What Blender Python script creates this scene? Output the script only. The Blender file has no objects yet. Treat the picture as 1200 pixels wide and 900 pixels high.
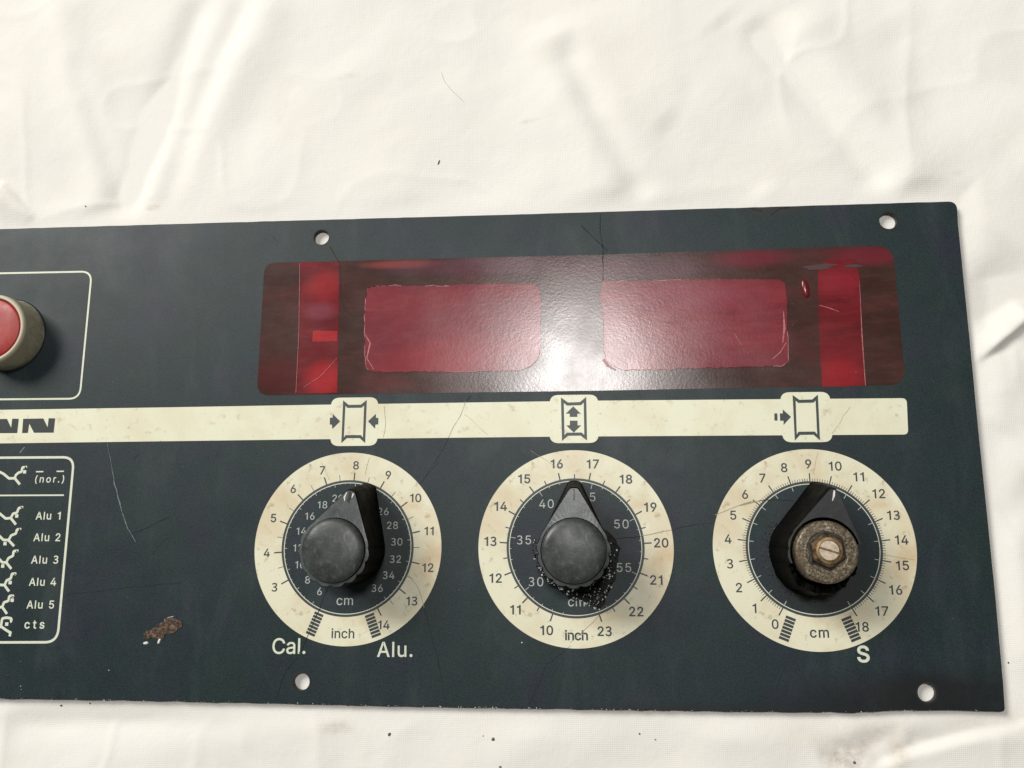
# Part of an old machine control panel lying on a white cloth, seen from above.
# Lengths are written in millimetres and stored in metres.
import bpy, bmesh, math, random
import numpy as np
import mathutils
from mathutils import Matrix, Vector

random.seed(7)
rng = np.random.default_rng(7)
MM = 0.001
TH = 2.0                          # plate thickness, mm
PO = (-20.0, 10.0, -TH)           # origin of the control panel
sc = bpy.context.scene
COL = sc.collection

# ------------------------------------------------------------------ camera
DIST = 270.0                      # camera height above the face plate, mm
ROT = ((0.996943511, 0.000814476, 0.078121519),
       (-0.01450476, 0.984490431, 0.174837651),
       (-0.076767486, -0.175436395, 0.981493161))
cam_d = bpy.data.cameras.new('camera')
cam = bpy.data.objects.new('camera', cam_d)
COL.objects.link(cam)
cx, cy, cz = [Vector((r[0], -r[1], -r[2])) for r in ROT]
cam.matrix_world = Matrix(((cx.x, -cy.x, -cz.x, 0), (cx.y, -cy.y, -cz.y, 0),
                           (cx.z, -cy.z, -cz.z, DIST * MM), (0, 0, 0, 1)))
cam_d.sensor_width = 36; cam_d.lens = 30
cam_d.clip_start = 0.01; cam_d.clip_end = 20
sc.camera = cam

# ------------------------------------------------------------------- light
world = bpy.data.worlds.new('World'); sc.world = world; world.use_nodes = True
bg = world.node_tree.nodes['Background']
bg.inputs[0].default_value = (1.0, 0.965, 0.92, 1); bg.inputs[1].default_value = 0.11

def area(name, loc, target, size, power, col, shape='SQUARE'):
    l = bpy.data.lights.new(name, 'AREA'); l.shape = shape; l.size = size
    l.energy = power; l.color = col
    o = bpy.data.objects.new(name, l); COL.objects.link(o); o.location = loc
    d = Vector(target) - Vector(loc)
    o.rotation_euler = d.to_track_quat('-Z', 'Y').to_euler()
    return o
area('ceiling_light', (-1.9, 1.6, 2.0), (0, 0, 0), 1.2, 96, (1.0, 0.97, 0.93))
area('lamp', (0.0, 0.285, 1.25), (0, 0, 0), 0.17, 6.1, (1.0, 0.97, 0.94), 'DISK')

sc.view_settings.view_transform = 'Standard'; sc.view_settings.look = 'None'
sc.view_settings.exposure = 0; sc.view_settings.gamma = 1
sc.view_settings.use_curve_mapping = False

# ----------------------------------------------------------------- helpers
def W(px, py, z=0.0):
    """pixel of the 1200x900 photograph -> point (mm) on the horizontal plane at height z"""
    d = ((px - 600) / 1000.0, (py - 450) / 1000.0, 1.0)
    w = [sum(d[i] * ROT[i][k] for i in range(3)) for k in range(3)]
    s = (DIST - z) / w[2]
    return (w[0] * s, -w[1] * s, z)
def P2(pts, z=0.0):
    return [W(x, y, z)[:2] for x, y in pts]
U = DIST / 1000.0                 # one photograph pixel at the plate, mm

ORI = {}
def mk(name, verts, faces, mat, parent=None, origin=(0, 0, 0), smooth=False, label=None):
    me = bpy.data.meshes.new(name)
    me.from_pydata([((v[0] - origin[0]) * MM, (v[1] - origin[1]) * MM, (v[2] - origin[2]) * MM) for v in verts], [], faces)
    me.materials.append(mat)
    if smooth: me.polygons.foreach_set('use_smooth', [True] * len(me.polygons))
    return link(name, me, parent, origin, label)
def link(name, me, parent, origin, label=None):
    o = bpy.data.objects.new(name, me); COL.objects.link(o)
    po = (0, 0, 0)
    if parent is not None:
        o.parent = parent; po = ORI[parent.name]
    o.location = [(origin[i] - po[i]) * MM for i in range(3)]
    ORI[o.name] = origin
    if label: o['label'] = label
    return o
def tag(o, label, cat, group=None, kind=None):
    if label: o['label'] = label
    if cat: o['category'] = cat
    if group: o['group'] = group
    if kind: o['kind'] = kind
    return o
def rounded(pts, r, n=6):
    out = []
    N = len(pts); rr = r if isinstance(r, (list, tuple)) else [r] * N
    for i in range(N):
        p = Vector(pts[i]); a = Vector(pts[i - 1]) - p; b = Vector(pts[(i + 1) % N]) - p
        if rr[i] <= 0: out.append(tuple(p)); continue
        ang = a.angle(b); t = rr[i] / math.tan(ang / 2)
        t = min(t, a.length * .49, b.length * .49)
        p0 = p + a.normalized() * t; p1 = p + b.normalized() * t
        for k in range(n + 1):
            s = k / n
            out.append(tuple(p0 * (1 - s) ** 2 + p * 2 * s * (1 - s) + p1 * s * s))
    return out
def inside(p, c):
    k = False
    for i in range(len(c)):
        a, b = c[i - 1], c[i]
        if (a[1] > p[1]) != (b[1] > p[1]) and p[0] < (b[0] - a[0]) * (p[1] - a[1]) / (b[1] - a[1]) + a[0]: k = not k
    return k
def flat(name, contours, z, mat, parent, origin, label):
    V = []; F = []
    box = [(min(p[0] for p in c), max(p[0] for p in c), min(p[1] for p in c), max(p[1] for p in c)) for c in contours]
    n = len(contours); area_ = [sum(c[k - 1][0] * c[k][1] - c[k][0] * c[k - 1][1] for k in range(len(c))) for c in contours]
    host = [None] * n                         # the contour that this one is a hole of
    for i in range(n):
        for j in range(n):
            if i == j or area_[i] * area_[j] > 0 or abs(area_[j]) < abs(area_[i]): continue
            c = contours[i]; pts = [(c[int(len(c) * f)][0] + 1e-5, c[int(len(c) * f)][1] + 1.3e-5) for f in (0, .21, .43, .64, .83)]
            if box[j][0] <= pts[0][0] <= box[j][1] and box[j][2] <= pts[0][1] <= box[j][3] and sum(inside(p, contours[j]) for p in pts) >= 3: host[i] = j
    for i in range(n):
        if host[i] is not None: continue
        grp = [contours[i]] + [contours[j] for j in range(n) if host[j] == i]
        zi = z + .0015 * (i % 3)
        ox, oy = contours[i][0]; pts = [p for c in grp for p in c]; rj = random.Random(i)
        want = abs(area_[i]) - sum(abs(area_[j]) for j in range(n) if host[j] == i)
        cross = lambda t: (pts[t[1]][0] - pts[t[0]][0]) * (pts[t[2]][1] - pts[t[0]][1]) - (pts[t[1]][1] - pts[t[0]][1]) * (pts[t[2]][0] - pts[t[0]][0])
        best = None
        for attempt in range(9):             # the tessellator can slip on near-aligned points: nudge, then thin them out
            e = .002 * (attempt % 3)
            if attempt == 3: grp = [c[::2] if len(c) > 60 else c for c in grp]
            if attempt == 6: grp = [c[1::2] if len(c) > 40 else c for c in grp]
            pts = [p for c in grp for p in c]
            tri = mathutils.geometry.tessellate_polygon([[Vector(((p[0] - ox) * 100 + rj.uniform(-e, e), (p[1] - oy) * 100 + rj.uniform(-e, e), 0)) for p in c] for c in grp])
            err = abs(sum(abs(cross(t)) for t in tri) - want)
            if best is None or err < best[0] * .7: best = (err, tri, grp, pts)
            if best[0] < .05 * want: break
        err, tri, grp, pts = best
        b = len(V); pts = [p for c in grp for p in c]; V += [(p[0], p[1], zi) for p in pts]
        for t in tri:
            a, q, r = (pts[k] for k in t)
            cr = (q[0] - a[0]) * (r[1] - a[1]) - (q[1] - a[1]) * (r[0] - a[0])
            if abs(cr) > 1e-9: F.append(tuple(b + k for k in (t if cr > 0 else t[::-1])))
    return mk(name, V, F, mat, parent, origin, label=label)
def sheet(name, contours, z, mat, parent, origin=(0, 0, 0), extrude=0.0, bevel=0.0, offset=0.0, label=None):
    """flat filled shape (holes allowed) from closed contours in mm, its middle at height z"""
    if not (extrude or bevel or offset): return flat(name, contours, z, mat, parent, origin, label)
    cu = bpy.data.curves.new(name, 'CURVE'); cu.dimensions = '2D'; cu.fill_mode = 'BOTH' if (extrude or bevel) else 'FRONT'
    cu.extrude = extrude; cu.bevel_depth = bevel; cu.bevel_resolution = 2 if bevel else 0; cu.offset = offset
    for c in contours:
        s = cu.splines.new('POLY'); s.points.add(len(c) - 1)
        for i, p in enumerate(c): s.points[i].co = (p[0], p[1], 0, 1)
        s.use_cyclic_u = True
    t = bpy.data.objects.new('t', cu)
    me = bpy.data.meshes.new_from_object(t)
    bpy.data.objects.remove(t); bpy.data.curves.remove(cu)
    me.transform(Matrix.Scale(MM, 4) @ Matrix.Translation((-origin[0], -origin[1], z - origin[2])))
    me.name = name; me.materials.clear(); me.materials.append(mat)
    return link(name, me, parent, origin, label)
def ribbon_pts(pts, w, closed=False):
    """contour(s) of a stroke of width w along pts (mm)"""
    P = [Vector(p) for p in pts]; n = len(P); L = []; Rr = []
    for i in range(n):
        if closed: a, b = P[i - 1], P[(i + 1) % n]
        else: a, b = P[max(i - 1, 0)], P[min(i + 1, n - 1)]
        d1 = (P[i] - a); d2 = (b - P[i])
        if d1.length < 1e-6: d1 = d2
        if d2.length < 1e-6: d2 = d1
        d1 = d1.normalized(); d2 = d2.normalized(); m = (d1 + d2)
        m = m.normalized() if m.length > 1e-6 else d1
        k = 1 / max(.5, m.dot(d1)); nn = Vector((-m.y, m.x))
        ww = w[i] if isinstance(w, (list, tuple)) else w
        L.append(tuple(P[i] + nn * ww / 2 * k)); Rr.append(tuple(P[i] - nn * ww / 2 * k))
    return L, Rr
def strokes(name, lines, z, mat, parent, origin=(0, 0, 0), label=None):
    """lines: (points, width, closed); built as one mesh of quads"""
    V = []; F = []
    for k, (pts, w, closed) in enumerate(lines):
        L, Rr = ribbon_pts(pts, w, closed); b = len(V); n = len(L); zz = z + (k % 7) * .0012
        for i in range(n): V.append((*L[i], zz)); V.append((*Rr[i], zz))
        for i in range(n if closed else n - 1):
            j = (i + 1) % n; F.append((b + 2 * i, b + 2 * i + 1, b + 2 * j + 1, b + 2 * j))
    return mk(name, V, F, mat, parent, origin, label=label)
def circ(c, r, n=96, a0=0):
    return [(c[0] + r * math.cos(a0 + 2 * math.pi * i / n), c[1] + r * math.sin(a0 + 2 * math.pi * i / n)) for i in range(n)]
def pol(c, r, deg):               # clock angle, degrees from twelve o'clock
    a = math.radians(deg); return (c[0] + r * math.sin(a), c[1] + r * math.cos(a))
def blob_outline(c, rx, ry, rot=0, n=28, jag=.18, seed=0):
    r = random.Random(seed); out = []
    ph = [r.uniform(0, 6.28) for _ in range(4)]
    for i in range(n):
        t = 2 * math.pi * i / n
        k = 1 + jag * (math.sin(2 * t + ph[0]) * .5 + math.sin(3 * t + ph[1]) * .5 + math.sin(5 * t + ph[2]) * .4 + r.uniform(-.5, .5))
        x, y = rx * k * math.cos(t), ry * k * math.sin(t)
        out.append((c[0] + x * math.cos(rot) - y * math.sin(rot), c[1] + x * math.sin(rot) + y * math.cos(rot)))
    return out

GL = {"0":[453,[[227,-7,199,-5,174,1,151,11,130,24,111,41,95,62,80,86,69,113,60,144,53,178,49,214,48,254,49,294,53,330,60,364,69,395,81,422,95,447,112,467,130,484,151,498,174,508,200,514,227,516,254,514,279,508,302,498,323,484,342,467,358,447,372,422,384,395,393,364,400,330,404,294,405,254,404,214,400,178,393,144,384,113,373,86,359,62,342,41,323,24,302,11,279,1,254,-5],[227,50,245,51,261,56,276,63,290,74,303,87,313,103,323,122,330,144,336,168,340,194,343,223,344,254,343,285,340,314,336,341,330,365,323,387,313,405,303,422,290,435,276,446,261,453,245,458,227,460,209,458,192,453,177,446,163,435,151,422,140,405,131,387,123,365,117,341,113,314,110,285,109,254,110,223,113,194,117,168,123,144,131,122,140,103,151,87,163,74,177,63,192,56,209,51]]],"1":[380,[[276,509,276,0,208,0,206,400,86,370,86,425,190,450,225,509]]],"2":[453,[[64,0,64,47,234,229,248,243,261,257,272,270,282,282,291,294,299,305,305,316,311,327,315,337,318,348,320,360,320,371,319,385,317,397,313,408,308,419,301,428,293,436,283,443,273,449,262,454,250,457,237,459,224,460,209,459,196,457,184,453,172,447,162,441,153,433,145,424,139,413,134,402,130,390,128,376,127,362,66,362,67,384,71,405,77,424,86,442,98,459,111,473,126,486,143,496,162,505,182,511,203,514,225,516,247,514,268,511,288,505,306,497,323,486,337,474,350,461,361,445,370,428,376,411,380,392,381,372,380,358,378,345,375,331,371,318,365,304,357,290,347,275,336,259,322,241,306,223,288,202,267,180,153,58,389,57,389,0]]],"3":[453,[[212,-8,265,-2,312,17,348,46,372,86,381,136,375,175,359,207,335,233,305,252,270,266,301,281,327,301,346,325,359,355,363,389,355,433,335,468,302,494,260,510,210,515,175,512,143,504,114,491,88,475,63,455,70,447,77,439,84,431,91,423,98,415,117,431,138,445,159,455,183,462,207,464,238,460,263,450,281,433,292,411,296,384,292,353,276,327,249,306,208,292,151,288,151,278,151,268,151,259,151,249,151,239,215,235,261,221,292,200,309,172,314,138,309,106,295,80,272,61,243,49,207,44,174,47,145,56,120,69,97,85,78,102,71,94,64,86,57,78,51,70,44,62,67,40,94,21,127,6,166,-4]]],"4":[453,[[40,105,40,158,247,509,311,509,109,164,413,163,413,105],[282,0,282,121,282,146,282,318,343,318,343,0]]],"5":[453,[[221,-7,199,-6,178,-2,159,3,140,11,123,21,108,32,94,45,83,60,73,76,66,93,62,111,60,130,122,130,124,119,127,108,132,98,138,89,145,80,154,73,163,66,173,60,184,56,196,52,208,50,221,50,236,51,250,53,264,58,276,64,288,72,298,82,307,92,314,104,320,117,324,131,327,146,328,162,327,178,324,193,320,208,314,221,306,233,297,244,286,254,275,262,262,269,248,273,233,276,218,277,205,276,192,275,180,272,167,268,156,264,145,258,136,252,128,246,67,253,96,509,366,509,366,452,151,452,135,301,145,308,155,315,166,320,178,325,190,329,203,331,216,333,229,334,247,333,263,330,279,326,294,321,308,314,321,306,334,296,345,285,355,273,364,260,372,246,379,231,384,215,388,199,390,181,391,163,390,139,385,117,379,95,369,76,357,57,343,41,327,27,309,15,289,6,268,-1,245,-5]]],"6":[453,[[226,-7,203,-5,182,-1,161,5,142,15,125,26,109,40,96,56,84,74,75,94,69,115,65,138,64,162,65,180,68,199,73,219,80,239,89,261,102,285,118,311,137,340,252,509,322,509,148,261,149,268,154,275,159,281,165,288,172,293,179,299,187,303,196,307,205,310,214,312,224,314,235,314,257,313,278,309,298,303,316,295,332,284,346,271,359,257,370,240,378,221,384,201,388,180,389,157,388,134,384,112,377,92,368,73,356,55,343,39,327,26,310,14,291,5,271,-2,249,-6],[226,48,241,49,254,52,267,56,279,63,289,70,299,79,307,90,314,101,320,114,324,128,327,142,327,157,327,173,324,187,320,201,314,213,307,225,299,235,289,244,279,251,267,258,254,262,241,264,226,265,212,264,198,262,186,258,174,252,163,244,153,235,145,225,138,214,132,201,128,188,126,174,125,158,126,143,128,128,132,114,138,102,145,90,153,79,163,70,174,63,186,56,198,52,212,49]]],"7":[453,[[97,0,323,450,62,452,62,509,391,509,391,449,165,0]]],"8":[453,[[226,-7,201,-6,178,-2,156,3,136,11,117,21,101,33,86,47,74,62,64,78,57,96,53,115,52,135,53,151,55,166,59,181,65,195,72,208,81,220,90,231,101,241,113,249,125,256,139,261,153,266,135,273,119,282,105,293,93,308,83,324,76,342,72,360,70,380,72,399,75,417,82,434,90,450,101,464,114,477,129,488,146,498,164,506,184,511,204,514,226,516,248,514,269,511,288,506,306,498,323,488,337,477,350,464,361,450,370,434,377,417,380,399,382,380,380,361,376,342,369,324,359,308,347,293,333,282,318,273,300,266,314,261,327,256,339,249,351,241,362,231,372,220,380,208,387,195,393,181,397,166,400,151,401,135,399,115,395,96,388,78,378,62,366,47,352,33,335,21,317,11,296,3,275,-2,251,-6],[226,49,243,50,258,52,272,55,285,60,296,66,307,74,315,82,323,91,329,102,333,113,336,126,337,139,336,152,333,165,329,177,322,189,314,199,305,208,295,216,283,223,270,228,256,232,242,234,226,235,211,234,196,232,182,228,169,223,157,216,147,208,138,199,130,189,123,177,119,165,116,152,115,139,116,126,119,113,123,102,129,91,136,82,145,74,156,66,167,60,180,55,195,52,210,50],[226,290,239,290,252,292,263,296,274,300,284,306,293,313,300,321,307,330,312,341,316,351,318,363,319,376,318,388,316,399,313,410,308,420,301,429,294,437,285,444,275,449,264,454,252,457,240,459,226,460,213,459,200,457,188,454,177,449,167,444,159,437,151,429,145,420,139,410,136,399,134,388,133,376,134,363,136,351,139,341,145,330,151,321,159,313,168,306,178,300,189,296,201,292,213,290]]],"9":[453,[[226,516,249,514,271,510,291,503,310,494,328,482,343,468,356,452,368,434,377,414,384,393,388,371,389,347,388,328,385,309,380,290,373,270,363,248,350,224,334,197,315,168,200,0,130,0,304,248,303,240,299,234,294,227,287,221,281,215,273,210,265,206,257,202,248,199,238,196,228,195,218,195,195,196,175,199,155,206,137,214,121,225,106,237,94,252,83,269,74,287,68,307,65,329,64,352,65,375,69,397,75,417,85,436,96,454,110,469,125,483,143,494,162,504,182,510,203,514],[226,460,212,459,199,457,186,452,174,446,163,438,154,429,145,419,138,407,133,395,129,381,126,367,125,352,126,336,129,322,133,308,138,295,145,284,154,274,163,265,174,257,186,251,199,247,212,244,226,243,240,244,254,247,267,251,279,257,289,265,299,273,307,284,314,295,320,308,324,321,327,335,327,350,327,366,324,381,320,394,314,407,307,419,299,429,290,438,279,446,267,452,254,457,241,459]]],"A":[480,[[16,0,201,509,276,509,463,0,395,0,287,302,282,317,276,334,270,352,264,372,257,394,250,420,241,447,232,478,245,478,236,447,228,419,220,393,213,371,206,351,201,333,195,317,191,302,85,0],[110,142,110,199,370,199,370,142]]],"a":[390,[[160,-9,142,-8,126,-5,110,-1,94,5,80,12,68,22,57,32,48,45,40,58,35,73,31,90,30,108,31,123,34,138,38,150,43,161,50,171,58,179,67,187,78,193,89,199,100,203,112,207,125,211,138,213,152,216,165,218,178,220,194,222,209,224,222,225,234,227,244,228,252,230,262,234,272,240,275,248,276,256,275,268,273,279,271,288,267,297,262,304,256,311,248,317,240,322,230,326,220,329,208,330,196,331,183,330,171,329,159,326,149,322,140,318,132,313,124,307,118,301,112,294,107,288,103,281,100,274,41,291,48,308,57,322,67,335,79,346,91,355,104,364,118,370,133,375,148,379,163,382,179,384,194,384,204,384,215,383,227,382,239,379,251,376,263,372,275,367,286,360,296,353,306,343,315,333,322,320,329,306,333,290,336,272,337,251,337,0,277,0,274,52,269,45,264,38,258,32,252,25,244,18,236,12,226,6,215,1,203,-3,190,-6,176,-8],[170,45,187,46,202,49,216,53,228,59,239,66,248,74,257,83,263,93,269,104,272,115,275,126,276,138,272,188,262,183,253,180,246,179,239,177,231,176,223,175,216,173,208,172,200,171,193,170,184,169,175,168,165,166,154,164,144,162,134,159,125,155,117,150,110,145,103,139,98,132,95,124,93,115,92,105,92,95,94,87,98,79,102,72,107,66,114,61,121,56,130,52,139,49,149,47,159,46]]],"C":[510,[[267,-7,235,-5,205,1,177,11,150,25,126,42,104,63,86,88,70,115,57,146,48,179,42,215,40,254,42,293,48,329,57,362,70,393,86,421,104,445,126,466,150,484,177,498,205,508,235,514,267,516,286,515,305,513,323,509,340,504,357,498,373,490,388,481,402,471,415,460,427,447,438,433,448,418,456,402,463,385,469,367,473,348,408,348,405,361,401,373,395,384,389,395,382,404,375,413,366,421,357,428,348,435,337,440,327,445,315,449,304,452,292,454,280,455,267,456,245,454,223,450,203,443,184,432,166,419,150,403,137,385,125,364,116,340,109,314,105,285,103,254,105,223,109,194,116,168,125,145,137,123,151,105,166,89,184,76,203,66,223,59,245,54,267,53,280,53,292,55,304,57,315,60,327,64,337,69,348,74,357,81,366,88,375,96,382,105,389,114,395,125,401,136,405,148,408,160,473,160,469,142,463,124,457,107,448,91,438,76,428,62,416,49,402,38,388,28,373,19,357,11,341,5,323,0,305,-4,286,-6]]],"l":[179,[[58,0,120,0,120,509,58,509]]],"u":[410,[[182,-5,164,-4,146,-1,130,4,115,11,101,20,89,31,78,44,69,59,62,76,57,95,54,116,53,139,53,379,114,379,114,144,115,123,119,105,127,89,137,75,150,64,164,56,181,52,200,50,213,51,226,53,238,57,249,62,259,69,268,77,276,86,283,97,289,109,293,122,295,137,296,153,296,379,357,379,357,0,298,0,298,92,307,92,297,67,286,47,272,30,257,17,240,7,222,0,203,-4]]],"S":[447,[[224,-9,197,-8,172,-4,149,1,128,9,108,19,91,31,76,45,64,60,54,77,46,96,41,115,38,137,104,137,107,123,110,110,116,98,123,88,132,79,142,71,154,64,166,59,180,55,194,52,209,50,224,49,241,50,257,52,272,55,286,60,299,66,311,74,321,82,329,92,336,102,341,114,345,126,346,139,345,151,342,161,338,171,332,179,325,186,316,193,307,199,296,205,284,209,272,214,259,218,245,222,184,239,154,249,128,260,105,274,86,289,71,307,60,326,54,348,52,372,53,393,58,413,65,431,75,448,87,463,102,476,119,488,138,498,158,506,180,511,203,514,227,516,252,514,275,511,296,505,316,498,334,488,351,476,365,463,377,449,387,433,394,415,399,397,401,378,337,378,334,396,326,412,316,426,302,437,286,447,267,453,247,457,225,459,209,458,194,456,180,452,167,448,156,442,145,435,136,427,129,418,123,409,118,398,116,387,115,376,116,363,119,352,124,342,131,334,139,326,148,319,158,313,169,308,180,304,191,300,202,296,212,293,264,279,276,276,287,272,299,268,312,264,324,258,336,252,347,245,359,238,369,229,379,220,387,209,395,198,401,185,405,171,407,155,408,139,407,118,403,99,396,81,386,64,374,48,360,34,343,21,323,11,302,2,278,-4,252,-8]]],"c":[396,[[207,-8,182,-7,159,-2,137,6,117,16,98,30,82,46,68,64,56,85,46,108,40,133,36,159,34,187,36,216,40,243,46,268,56,291,68,312,82,330,98,346,117,360,137,371,159,378,182,383,207,384,221,384,234,383,247,380,260,377,272,373,284,368,295,362,305,356,315,349,324,341,332,332,340,322,347,312,353,301,358,289,362,277,303,262,301,269,298,276,294,283,290,289,286,295,281,301,276,306,270,311,264,315,257,319,250,322,242,325,234,327,226,329,217,329,207,330,189,329,173,325,158,319,145,310,134,300,124,287,115,274,108,258,103,242,99,224,97,206,96,187,97,169,99,151,103,134,108,117,115,102,124,89,134,76,145,66,158,57,173,51,189,48,207,46,217,47,226,48,234,49,243,52,250,54,258,58,264,62,271,66,277,71,282,76,287,82,292,89,296,95,299,102,302,110,304,117,363,102,359,90,354,78,348,67,341,56,334,46,325,37,316,29,306,21,296,15,285,9,273,4,261,-1,248,-4,235,-6,221,-8]]],"m":[609,[[53,0,53,379,112,379,110,295,112,310,118,323,125,335,132,346,141,355,151,363,161,370,172,376,183,380,195,384,207,386,219,386,239,385,257,380,273,372,287,361,299,347,309,331,316,314,321,295,312,295,317,308,322,321,329,332,337,343,347,353,357,361,368,369,381,375,394,380,407,383,422,385,437,386,453,385,468,383,483,378,497,372,510,364,522,354,532,342,541,328,548,313,553,296,556,276,557,255,557,0,496,0,496,254,494,273,490,289,483,302,473,313,460,321,447,326,433,329,419,330,406,330,395,328,384,324,374,320,365,314,358,307,351,299,345,290,341,280,338,270,336,259,335,247,335,0,274,0,274,260,273,275,269,288,262,301,253,311,242,320,229,326,215,329,199,330,188,330,178,328,168,325,158,320,148,314,140,307,132,299,126,289,121,278,117,266,114,253,114,238,114,0]]],"n":[409,[[114,227,114,0,53,0,53,379,112,379,112,287,102,287,112,312,124,332,137,349,152,362,169,372,187,379,207,383,227,384,246,383,264,380,280,376,295,369,309,360,321,349,332,336,341,321,348,304,353,285,356,264,357,240,357,0,296,0,296,235,295,256,290,275,283,291,273,304,260,315,246,323,229,328,210,329,197,328,184,326,172,322,161,317,150,311,141,303,133,293,126,283,121,271,117,257,114,243]]],"i":[167,[[53,0,53,379,114,379,114,0],[84,443,75,444,67,446,60,449,54,455,48,461,44,468,42,475,41,483,42,491,44,499,48,506,54,512,60,517,67,521,75,523,84,524,92,523,100,521,107,517,114,512,119,506,123,499,126,491,126,483,126,475,123,468,119,461,114,455,107,449,100,446,92,444]]],"h":[410,[[114,227,114,0,53,0,53,509,114,509,114,287,102,287,112,312,124,332,137,349,152,362,169,372,187,379,207,383,227,384,246,383,264,380,280,376,295,369,309,360,321,349,332,336,341,321,348,304,353,285,356,264,357,240,357,0,296,0,296,235,295,256,290,275,283,291,273,304,260,315,246,323,229,328,210,329,197,328,184,326,172,322,161,317,150,311,141,303,133,293,126,283,121,271,117,257,114,243]]],"r":[259,[[53,0,53,379,112,379,114,321,122,335,130,347,140,358,152,367,166,375,181,380,196,384,218,385,227,384,243,384,238,323,227,324,216,326,207,326,194,325,182,323,170,319,159,315,149,309,140,301,132,293,126,284,121,273,117,262,114,250,114,237,114,0]]],".":[187,[[95,-4,86,-4,78,-1,70,3,63,9,57,16,53,24,50,32,50,41,50,50,53,59,57,66,63,73,70,79,78,83,86,86,95,87,104,86,113,83,121,79,128,73,134,66,138,59,140,50,141,41,140,32,138,24,134,16,128,9,121,3,113,-1,104,-4]]],"o":[415,[[207,-8,182,-7,159,-2,137,6,117,16,98,30,82,46,68,64,56,85,46,108,40,133,36,159,34,187,36,216,40,243,46,268,56,291,68,312,82,330,98,346,117,360,137,371,159,378,182,383,207,384,233,383,256,378,278,371,299,360,317,346,333,330,347,312,359,291,369,268,376,243,380,216,381,187,380,159,376,133,369,108,359,85,347,64,333,46,317,30,299,16,278,6,256,-2,233,-7],[207,46,226,48,242,51,257,57,270,66,282,76,292,89,300,102,307,117,312,134,316,151,318,169,319,187,318,206,316,224,312,242,307,258,300,274,292,287,282,300,270,310,257,319,242,325,226,329,207,330,189,329,173,325,158,319,145,310,134,300,124,287,115,274,108,258,103,242,99,224,97,206,96,187,97,169,99,151,103,134,108,117,115,102,124,89,134,76,145,66,158,57,173,51,189,48]]],"(":[273,[[89,207,90,235,92,264,96,293,101,324,107,354,114,384,122,413,132,441,142,468,153,494,164,517,177,539,236,539,223,512,212,485,201,457,191,428,182,399,174,370,167,342,161,313,157,285,154,258,152,232,151,207,152,184,154,161,156,138,160,115,165,91,172,67,179,42,188,16,198,-10,209,-38,222,-66,236,-96,177,-96,156,-59,139,-21,124,16,111,55,102,93,95,131,90,169]]],")":[273,[[37,-96,52,-66,64,-37,76,-9,86,18,95,44,102,69,108,93,113,116,117,139,120,162,121,184,122,207,121,232,119,258,116,285,112,313,106,342,99,370,91,399,82,428,73,457,62,485,50,512,37,539,97,539,109,517,121,494,131,468,142,441,151,413,159,384,167,354,173,323,178,293,181,264,183,235,184,207,183,168,178,130,171,92,161,53,149,15,134,-22,117,-59,97,-96]]],"t":[228,[[204,379,204,327,6,327,6,379],[65,471,126,471,126,98,127,86,128,76,132,68,136,61,142,56,150,53,159,51,174,50,183,51,195,52,202,54,210,1,200,-2,189,-3,177,-4,168,-4,145,-3,125,2,107,10,92,21,80,35,72,52,67,71,65,93]]],"s":[364,[[182,-8,163,-7,145,-5,128,-2,112,3,98,10,84,18,72,27,62,38,53,50,45,63,40,78,36,94,94,107,99,92,105,79,114,69,124,60,136,54,150,49,165,46,181,45,200,46,217,50,232,55,244,62,255,71,262,81,267,91,268,103,267,112,265,121,260,129,254,136,246,142,237,147,225,151,212,155,149,170,125,177,104,186,87,196,72,208,61,222,53,237,48,255,47,274,48,290,51,305,57,319,65,332,75,343,87,354,100,363,115,370,131,377,149,381,167,384,187,384,206,384,223,381,239,378,254,372,267,366,279,358,290,349,299,339,307,328,314,316,319,303,324,290,268,277,264,288,258,298,251,307,243,316,232,323,219,328,205,331,187,333,171,332,156,329,143,324,131,317,121,308,114,299,110,289,109,277,110,267,112,258,117,250,124,243,133,237,144,232,157,227,172,223,229,209,254,202,275,194,292,183,306,171,317,158,325,142,330,125,331,107,330,90,326,75,321,61,312,47,302,35,290,24,276,15,260,6,242,0,223,-5,203,-7]]]}
def fatten(cs, off):
    """grow filled letter contours by off on every side (inner contours shrink)"""
    if not off: return cs
    A = lambda c: sum(c[i - 1][0] * c[i][1] - c[i][0] * c[i - 1][1] for i in range(len(c)))
    sg = 1 if max((A(c) for c in cs), key=abs) > 0 else -1; out = []
    for c in cs:
        n = len(c); q = []
        for i in range(n):
            p = Vector(c[i]); d1 = (p - Vector(c[i - 1])).normalized(); d2 = (Vector(c[(i + 1) % n]) - p).normalized()
            m = d1 + d2; m = m.normalized() if m.length > 1e-5 else d1
            k = min(1.6, 1 / max(.3, m.dot(d1))); q.append(tuple(p + Vector((m.y, -m.x)) * off * k * sg))
        out.append(q)
    return out
def text_contours(s, size, center=None, left=None, spacing=0.0, slant=0.0, bold=0.0):
    x = 0; cs = []
    for ch in s:
        if ch == ' ': x += 0.25 + spacing; continue
        adv, spl = GL[ch]
        cs += fatten([[(x + q[i] / 1000, q[i + 1] / 1000) for i in range(0, len(q), 2)] for q in spl], bold / size)
        x += adv / 1000 + spacing
    xs = [p[0] for c in cs for p in c]; ys = [p[1] for c in cs for p in c]
    if center is not None:
        ox, oy = (min(xs) + max(xs)) / 2, (min(ys) + max(ys)) / 2; tx, ty = center
    else: ox, oy = min(xs), 0; tx, ty = left
    return [[(tx + (p[0] - ox + slant * p[1]) * size, ty + (p[1] - oy) * size) for p in c] for c in cs]

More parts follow.
